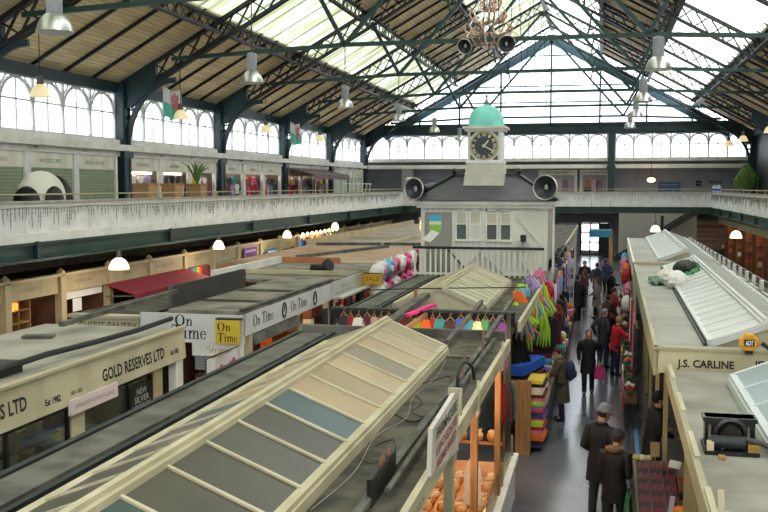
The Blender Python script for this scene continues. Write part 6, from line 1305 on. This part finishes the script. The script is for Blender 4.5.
def person(x, y, face, label, H=1.72, coat='black', legs='charcoal', hair='brown', coat_len=.62, lean=0, lh=(-.05, .1, -.5), rh=(.05, .1, -.5), step=0, shoes='black', hat=None, long_hair=False, hood=None, skirt=False, bag=None, pack=None, head_turn=0, nod=0, group=None, bald=False):
    """face: heading in radians (0 looks along +y); lh / rh: wrist relative to the shoulder"""
    s = H / 1.75; t = thing('person', label, 'person', (x, y, 0), face)
    base = Matrix.Translation((x, y, 0)) @ Matrix.Rotation(face, 4, 'Z') @ Matrix.Scale(s, 4)
    piv = Vector((0, 0, .95)); Lr = Matrix.Rotation(-lean, 3, 'X')
    up = lambda p: piv + Lr @ (Vector(p) - piv)
    A = {}; ankL = Vector((-.1, -step, .08)); ankR = Vector((.1, step, .08))
    kneL = Vector((-.1, -step * .35 + .03, .5)); kneR = Vector((.1, step * .65 + .03, .5))
    sh = {-1: up((-.19, 0, 1.42)), 1: up((.19, 0, 1.42))}; wr = {-1: sh[-1] + Vector(lh), 1: sh[1] + Vector(rh)}; el = {}
    for q in (-1, 1):
        d = wr[q] - sh[q]; L = d.length; half = .29; off = math.sqrt(max(.0, half * half - min(L * .5, half) ** 2)); perp = Vector((q * .45, -1, -.35)); perp = (perp - d.normalized() * perp.dot(d.normalized())).normalized(); el[q] = sh[q] + d * .5 + perp * off
    hm = Matrix.Rotation(head_turn, 3, 'Z') @ Matrix.Rotation(-nod, 3, 'X'); nk = up((0, .01, 1.53)); hp = lambda p: nk + hm @ Vector(p)
    V = [Vector((0, 0, .95)), up((0, 0, 1.12)), up((0, 0, 1.32)), up((0, 0, 1.45)), nk, hp((0, .015, .07)), hp((0, .02, .15)), hp((0, .01, .22)), hp((0, .11, .1))]
    R = [(.15, .11), (.14, .1), (.16, .11), (.08, .07), .052, (.07, .08), (.078, .095), (.055, .07), .012]
    E = [(0, 1), (1, 2), (2, 3), (3, 4), (4, 5), (5, 6), (6, 7), (5, 8)]
    for q in (-1, 1):
        i = len(V); hd = (wr[q] - el[q]).normalized(); palm = wr[q] + hd * .09
        V += [sh[q], el[q], wr[q], palm]; R += [.06, .042, .028, (.042, .02)]; E += [(2, i), (i, i + 1), (i + 1, i + 2), (i + 2, i + 3)]
        kn, an = (kneL, ankL) if q < 0 else (kneR, ankR); j = len(V)
        V += [Vector((q * .1, 0, .86)), kn, an, an + Vector((0, .14, -.04))]; R += [.09, .06, .04, (.04, .03)]; E += [(0, j), (j, j + 1), (j + 1, j + 2), (j + 2, j + 3)]
    vs, fs = skin_mesh(V, E, R, 0); b = MB(); b.add(vs, fs)
    for q in (-1, 1):                                       # five separate fingers on each hand
        hd = (wr[q] - el[q]).normalized(); side = hd.cross(Vector((0, 1, .2))).normalized(); nrm = side.cross(hd); pc = wr[q] + hd * .09
        for k, (o, l) in enumerate(((-.032, .062), (-.011, .075), (.011, .07), (.031, .055))):
            p = pc + side * o; b.tube([p, p + hd * l * .5 + nrm * .006, p + hd * l * .85 + nrm * .025, p + hd * l * .95 + nrm * .042], [.0095, .009, .0085, .006], 6)
        p = wr[q] + hd * .045 + side * -.03; b.tube([p, p - side * .03 + hd * .025, p - side * .035 + hd * .06 + nrm * .012], [.012, .011, .007], 6)
    for e in (-1, 1): b.ell(hp((e * .082, .01, .13)), (.012, .022, .034), 8, 6)
    b.v = [base @ v for v in b.v]; b.build('body', M_skin, t, smooth=True)
    def part(bb, nm, m, par=t, lb=None): bb.v = [base @ v for v in bb.v]; return bb.build(nm, m, par, smooth=True, label=lb)
    for e in (-1, 1): part(MB().ell(hp((e * .033, .102, .14)), (.011, .007, .008), 8, 6), 'eye', M_black)
    part(MB().ell(hp((0, .102, .062)), (.026, .008, .007), 8, 5), 'mouth', paint('#9c5a50'))
    # trousers or skirt
    b = MB()
    for kn, an, q in ((kneL, ankL, -1), (kneR, ankR, 1)):
        b.tube([Vector((q * .085, 0, .93)), Vector((q * .1, 0, .8)), kn + Vector((0, 0, .02)), (kn + an) / 2 + Vector((0, -.012, 0)), an + Vector((0, 0, -.02))], [.12, .108, .078, .068, .062], 12)
    loft(b, [((0, 0, .82), .17, .12), ((0, 0, .95), .175, .125), ((0, 0, 1.06), .16, .115)]); part(b, 'trousers', cm(legs))
    for an in (ankL, ankR):
        b = MB(); b.tube([an + Vector((0, -.055, -.03)), an + Vector((0, 0, -.035)), an + Vector((0, .1, -.045)), an + Vector((0, .17, -.055))], [.04, .046, .042, .022], 10); b.tube([an + Vector((0, 0, -.04)), an + Vector((0, 0, .06))], [.047, .048], 10); part(b, 'shoe', cm(shoes))
    # coat: body, collar and sleeves in one garment
    b = MB(); zb = 1.42 - coat_len - .14; secs = []
    for k in range(9):
        f = k / 8; z = zb + (1.47 - zb) * f; flare = max(0, .98 - z)
        if z > .95: c = up((0, 0, z))
        else: c = Vector((0, 0, z))
        rx = .19 + flare * .1 if z < 1.0 else (.185 if z < 1.2 else .215 if z < 1.4 else .15); ry = .145 + flare * .1 if z < 1.0 else (.14 if z < 1.4 else .1); secs.append((c, rx, ry))
    secs.append((up((0, .005, 1.52)), .085, .08)); loft(b, secs)
    for q in (-1, 1): b.tube([up((q * .1, 0, 1.42)), sh[q] + Vector((0, 0, -.005)), sh[q].lerp(el[q], .5), el[q], el[q].lerp(wr[q], .55), wr[q] + (el[q] - wr[q]) * .04], [.08, .092, .08, .068, .058, .052], 12)
    ct = part(b, 'coat', coat if not isinstance(coat, str) else cm(coat))
    b = MB(); b.tube([up((.09 * cos(a), .085 * sin(a), 1.505 - .02 * sin(a))) for a in [2 * PI * i / 12 for i in range(12)]], .028, 6, True); part(b, 'collar', coat if not isinstance(coat, str) else cm(coat), ct)
    if hood:
        b = MB(); b.tube([up((.13 * cos(a), -.03 + .1 * sin(a), 1.5 - .03 * sin(a))) for a in [PI * .95 + 1.1 * PI * i / 14 for i in range(15)]], [.02 + .045 * sin(PI * i / 14) for i in range(15)], 8); part(b, 'fur_trim', mat('fur_brown', '#8a6a45', .9, '#5f452b', 30), ct)
    # hair or hat
    hm_ = {'brown': '#4f3524', 'red brown': '#6e3c22', 'grey': '#9b9690', 'blond': '#b9925c', 'black': '#1d1815', 'dark': '#2a211c'}[hair]
    b = MB(); b.ell(hp((0, -.012, .165)), (.094, .108, .1), 16, 10)
    for v in b.v:
        l = hm.inverted() @ (v - nk)
        if l.y > .055 and l.z < .2: v += hm @ Vector((0, -(l.y - .055) * 1.0, 0))
    if bald: b.v = [v + Vector((0, -.02, -.03)) for v in b.v]
    if long_hair: b.tube([hp((0, -.06, .2)), hp((0, -.085, .1)), hp((0, -.09, .0)), hp((0, -.095, -.1))], [.07, .085, .08, .04], 12)
    part(b, 'hair', mat('hair_' + hair.replace(' ', '_'), hm_, .6, tuple(k * .6 for k in hx(hm_)), 25))
    if hat:
        b = MB(); c = hp((0, 0, .165)); b.lathe([(.105, 0), (.112, .02), (.108, .06), (.095, .1), (.06, .135), (0, .148)], c, 18, 0, hm); b.tube([c + hm @ Vector((.108 * cos(a), .115 * sin(a), .012)) for a in [2 * PI * i / 18 for i in range(18)]], .016, 6, True); part(b, 'hat', mat('knit_' + hat, COL[hat], .9, tuple(k * .7 for k in hx(COL[hat])), 40))
    if pack:
        b = MB(); b.ell(up((0, -.22, 1.2)), (.16, .12, .25), 14, 10); pk = part(b, 'backpack', cm(pack)); b = MB()
        for q in (-1, 1): b.tube([up((q * .1, -.15, 1.4)), up((q * .11, .02, 1.47)), up((q * .13, .13, 1.3)), up((q * .12, -.1, 1.05))], .02, 6)
        part(b, 'strap', cm('black'), pk); part(MB().ell(up((0, -.32, 1.12)), (.11, .05, .1), 12, 8), 'pocket', cm(pack), pk)
    if bag:
        cl, q = bag; p = wr[q] + Vector((0, .0, -.12)); lab = '%s bag held by the %s' % (cl, label.split(' by ')[0].split(' beside ')[0]); tb = thing('shopping_bag', cl + ' shopping bag held by the walking person in the aisle' if cl == 'hot pink' else cl + ' bag at the side of the red jacketed shopper', 'bag', tuple(base @ (p + Vector((0, 0, -.36)))), face)
        b = MB(); loft(b, [(p + Vector((0, 0, -.36)), .13, .06), (p + Vector((0, 0, -.2)), .15, .07), (p + Vector((0, 0, -.03)), .12, .035)], 10); part(b, 'sack', cm(cl), tb); b = MB(); b.tube([p + Vector((-.06, 0, -.04)), p + Vector((-.02, 0, .04)), p + Vector((.02, 0, .04)), p + Vector((.06, 0, -.04))], .008, 5); part(b, 'handle', cm(cl), tb)
    return t
olive = mat('olive_coat', '#57503f', .8, '#46402f', 6); dk = mat('dark_down_coat', '#0f0f13', .7, '#09090b', 5); dk2 = mat('black_quilt', '#0c0c0f', .6, '#070709', 8, lines=('Z', .09, .08, '#08080a'))
person(.04, 15.5, -.5, 'person in a grey knit hat and dark hooded jacket at the front of the aisle', 1.82, dk, 'charcoal', 'dark', .66, .05, (.02, .16, -.42), (.02, .2, -.4), .04, hat='grey', nod=.25, head_turn=-.5)
person(.26, 14.6, -.35, 'person in a black coat with brown fur hood beside the grey knit hat', 1.64, dk2, 'black', 'brown', .62, .04, (.1, .22, -.36), (-.04, .2, -.4), .03, hat='charcoal', hood=True, nod=.3, head_turn=-.2)
person(.93, 17.2, -1.3, 'dark dressed person leaning towards the right stall behind the fruit stand', 1.72, dk, 'black', 'black', .7, .16, (0, .28, -.35), (0, .25, -.38), .05, hat='black')
person(-.82, 22.0, 1.35, 'person with a dark blue backpack and long olive coat browsing fabrics', 1.68, olive, 'black', 'brown', .82, .1, (.02, .34, -.3), (0, .3, -.32), .04, pack='navy', long_hair=False, nod=.4)
person(-.27, 25.0, PI, 'person with red brown hair walking towards the camera with a pink bag', 1.66, dk, 'black', 'red brown', .7, .03, (-.1, .05, -.5), (.06, -.06, -.51), .16, bag=('hot pink', -1), long_hair=True)
person(.1, 28.7, -.9, 'grey haired person in a dark grey jumper standing by the red jacket', 1.74, 'charcoal', 'navy', 'grey', .52, .02, (-.12, -.02, -.45), (.06, .18, -.42), .05, nod=.25)
person(.44, 27.7, -1.15, 'blond person in a bright red jacket reaching over the goods', 1.64, paint('#c4202c'), 'navy', 'blond', .5, .12, (0, .4, -.22), (.05, .42, -.16), .04, nod=.3, bag=('beige', -1))
person(.44, 35.2, -1.2, 'person in a dusty red coat shopping farther up the aisle', 1.7, paint('#9c2f3c'), 'charcoal', 'brown', .62, .1, (0, .38, -.22), (0, .36, -.25), .04)
person(.18, 33.6, -.8, 'dark brown coated person stooping left of the dusty red coat', 1.6, 'dark brown', 'black', 'black', .6, .28, (0, .3, -.35), (0, .3, -.35), .06)
person(-.15, 39.6, 1.3, 'person in a pale pinkish coat and tall brown boots mid aisle', 1.66, paint('#8d7a78'), 'dark brown', 'brown', .75, .0, (0, .2, -.4), (0, .1, -.46), .08, long_hair=True, shoes='brown')
person(-.88, 38.6, .5, 'tall dark coated person standing by the left stalls mid aisle', 1.82, dk, 'black', 'black', .7, .02, (-.03, .1, -.48), (.04, .08, -.49), .05)
person(-.75, 47, PI - .2, 'dark coated person at the far left of the aisle crowd', 1.74, dk, 'black', 'dark', .72, 0, step=.1)
person(-.15, 45.4, .2, 'dark coated person walking away in the middle of the far aisle', 1.78, 'charcoal', 'black', 'black', .7, 0, step=.12)
person(.3, 48.8, .1, 'person in navy walking away behind the far aisle crowd', 1.72, 'navy', 'black', 'brown', .6, 0, step=.1)
person(.45, 42.6, -1.2, 'person in black at the right stalls of the far aisle', 1.7, dk2, 'charcoal', 'dark', .66, .08, (0, .3, -.3), (0, .3, -.3), .04)
person(-.68, 43.0, 1.2, 'person in a maroon coat at the left stalls of the far aisle', 1.66, 'maroon', 'black', 'brown', .62, .06, (0, .3, -.32), (0, .3, -.3), .04, long_hair=True)
# ================================================================ lamps and gear hanging in the roof
def high_bay(x, y, zb, label, top=10.6, r=.31):
    t = thing('high_bay_lamp', label, 'lamp', (x, y, zb), 0, 'high bay lamps')
    MB().lathe([(r, 0), (r * 1.03, .02), (r, .05), (r * .93, .14), (r * .75, .25), (r * .5, .32), (r * .42, .34)], (x, y, zb), 24).build('reflector', M_steel, t, smooth=True)
    MB().lathe([(0, .02), (r * .93, .02), (r * .93, .03), (0, .03)], (x, y, zb), 24).build('lens', mat('lamp_lens', '#f4f4ee', .3, emit='#fffdf2', es=1.6), t)
    MB().lathe([(.12, .33), (.14, .36), (.14, .78), (.11, .81), (.03, .84)], (x, y, zb), 16).build('gear_housing', mat('gear_grey', '#8e9194', .4, '#7b7e81', 3), t, smooth=True)
    MB().tube([(x, y, zb + .8), (x, y, top)], .018, 6).build('hanging_rod', M_dark, t); return t
L1 = ['big high bay lamp hanging in the top left corner', 'high bay lamp before the second bay of windows, left row', 'high bay lamp hung at the V of the left trusses, third of its row', 'high bay lamp, fourth of the left row', 'high bay lamp, fifth of the left row', 'farthest high bay lamp of the left row']
for i, (y, z) in enumerate(((15.0, 8.04), (24.8, 8.2), (34.5, 8.3), (44.1, 8.44), (53.9, 8.45), (63.7, 8.45))): high_bay(-9.38 + (.1 if i == 0 else 0), y, z, L1[i])
L2 = ['largest high bay lamp of the right row, by the bright rooflight', 'second high bay lamp of the right row', 'third high bay lamp of the right row', 'fourth high bay lamp of the right row, above the gable beam']
for i, (x, y, z) in enumerate(((1.31, 24.8, 8.27), (1.34, 34.5, 8.3), (1.42, 44.1, 8.46), (1.44, 53.9, 8.55))): high_bay(x, y, z, L2[i])
L3 = ['cream lit lamp against the first bay of arched windows', 'cream lit lamp just right of the nearest flag', 'cream lit lamp against the third bay of arched windows', 'cream lit lamp just right of the farther flag']
sh = mat('cream_lit_shade', '#e6d6b0', .5, emit='#ffe6b0', es=.5)
def window_lamp(x, y, zb, top, label):
    t = thing('window_lamp', label, 'lamp', (x, y, zb)); MB().lathe([(.3, 0), (.29, .08), (.2, .28), (.1, .36)], (x, y, zb), 18).build('shade', sh, t, smooth=True); MB().lathe([(0, .02), (.27, .02), (.27, .04), (0, .04)], (x, y, zb), 18).build('lens', M_glow, t); MB().lathe([(.1, .35), (.1, .6), (.02, .64)], (x, y, zb), 12).build('gear_housing', M_strip, t); MB().tube([(x, y, zb + .62), (x, y, top)], .014, 5).build('rod', M_dark, t)
for i, y in enumerate((25.8, 35.6, 45.5, 54.8)): window_lamp(-16.5, y, 8.08, 10.5, L3[i])
for i, (x, y) in enumerate(((8.6, 70.5), (8.6, 63.6), (8.6, 53.9))): window_lamp(x, y, 8.2, 10.4, 'small lit lamp before the right end of the far windows, %s' % ['leftmost', 'middle one', 'at the picture edge'][i])
horn((-4.86, 34.1, 10.36), (-.25, -1, -.35), .27, 'dark horn loudspeaker hung from the roof tie, left of the copper chandelier', .4); horn((-3.36, 34.1, 10.4), (.2, -1, -.3), .3, 'dark horn loudspeaker hung from the roof tie, right of the copper chandelier', .4)
t = thing('chandelier', 'large copper and glass chandelier of curling arms under the roof', 'chandelier', (-4.07, 34.9, 10.5))
b = MB(); b.tube([(-4.07, 34.9, 10.5), (-4.07, 34.9, 13.5)], .025, 6); b.build('hanging_rod', M_dark, t)
Mc = mat('coppery_glass', '#a9765a', .3, '#d9b79a', 6, metal=.3); Mp = mat('pale_glass_drop', '#e4d9d0', .15)
for q in range(56):
    a = q * 2.399; tier = q % 4; h = (10.6, 10.95, 11.4, 11.85)[tier]; r = (1.0, .92, .7, .45)[tier] * random.uniform(.75, 1.1); u = random.uniform(.1, .4)
    c = Vector((-4.07, 34.9, h)); d = Vector((cos(a), sin(a), 0)); pts = [c, c + d * r * .4 + Vector((0, 0, -.14)), c + d * r * .8 + Vector((0, 0, -.08)), c + d * r + Vector((0, 0, u * .5)), c + d * r * .85 + Vector((0, 0, u)), c + d * r * .7 + Vector((0, 0, u * .8))]
    MB().tube(pts, [.025, .035, .04, .035, .025, .012], 6).build('curled_arm', Mc if q % 3 else Mp, t, smooth=True)
for q in range(24):
    a = q * 2.399; r = .2 + .5 * (q % 5) / 5; z = 10.55 + .25 * (q % 3); MB().lathe([(0, 0), (.035, .05), (.03, .1), (0, .16)], (-4.07 + r * cos(a), 34.9 + r * sin(a), z), 8).build('glass_drop', Mp, t, smooth=True)
# ================================================================ camera, sky, light
cam = bpy.data.cameras.new('camera'); co = bpy.data.objects.new('camera', cam); C.objects.link(co)
cam.sensor_width = 36; cam.lens = 950 / 768 * 36; cam.clip_end = 500; cam.clip_start = .05
co.location = (0, 0, 5.4); co.rotation_euler = (PI / 2 - math.radians(4.214), 0, math.radians(12.89))
bpy.context.scene.camera = co
w = bpy.data.worlds.new('sky'); bpy.context.scene.world = w; w.use_nodes = True
bg = w.node_tree.nodes['Background']; bg.inputs[0].default_value = (.87, .935, 1, 1); bg.inputs[1].default_value = 4.2
sun = bpy.data.lights.new('sun', 'SUN'); sun.energy = 3.0; sun.angle = math.radians(1.2); sun.color = (1, .95, .86)
so = bpy.data.objects.new('sun', sun); C.objects.link(so)
dv = Vector((-.62, .40, -.68)); so.rotation_euler = dv.to_track_quat('-Z', 'Y').to_euler()
sc = bpy.context.scene
sc.view_settings.view_transform = 'Standard'; sc.view_settings.look = 'None'; sc.view_settings.gamma = 1; sc.view_settings.use_curve_mapping = False
sc.view_settings.exposure = 0.0
sc.cycles.max_bounces = 8; sc.cycles.diffuse_bounces = 4; sc.cycles.transparent_max_bounces = 16; sc.cycles.sample_clamp_indirect = 6
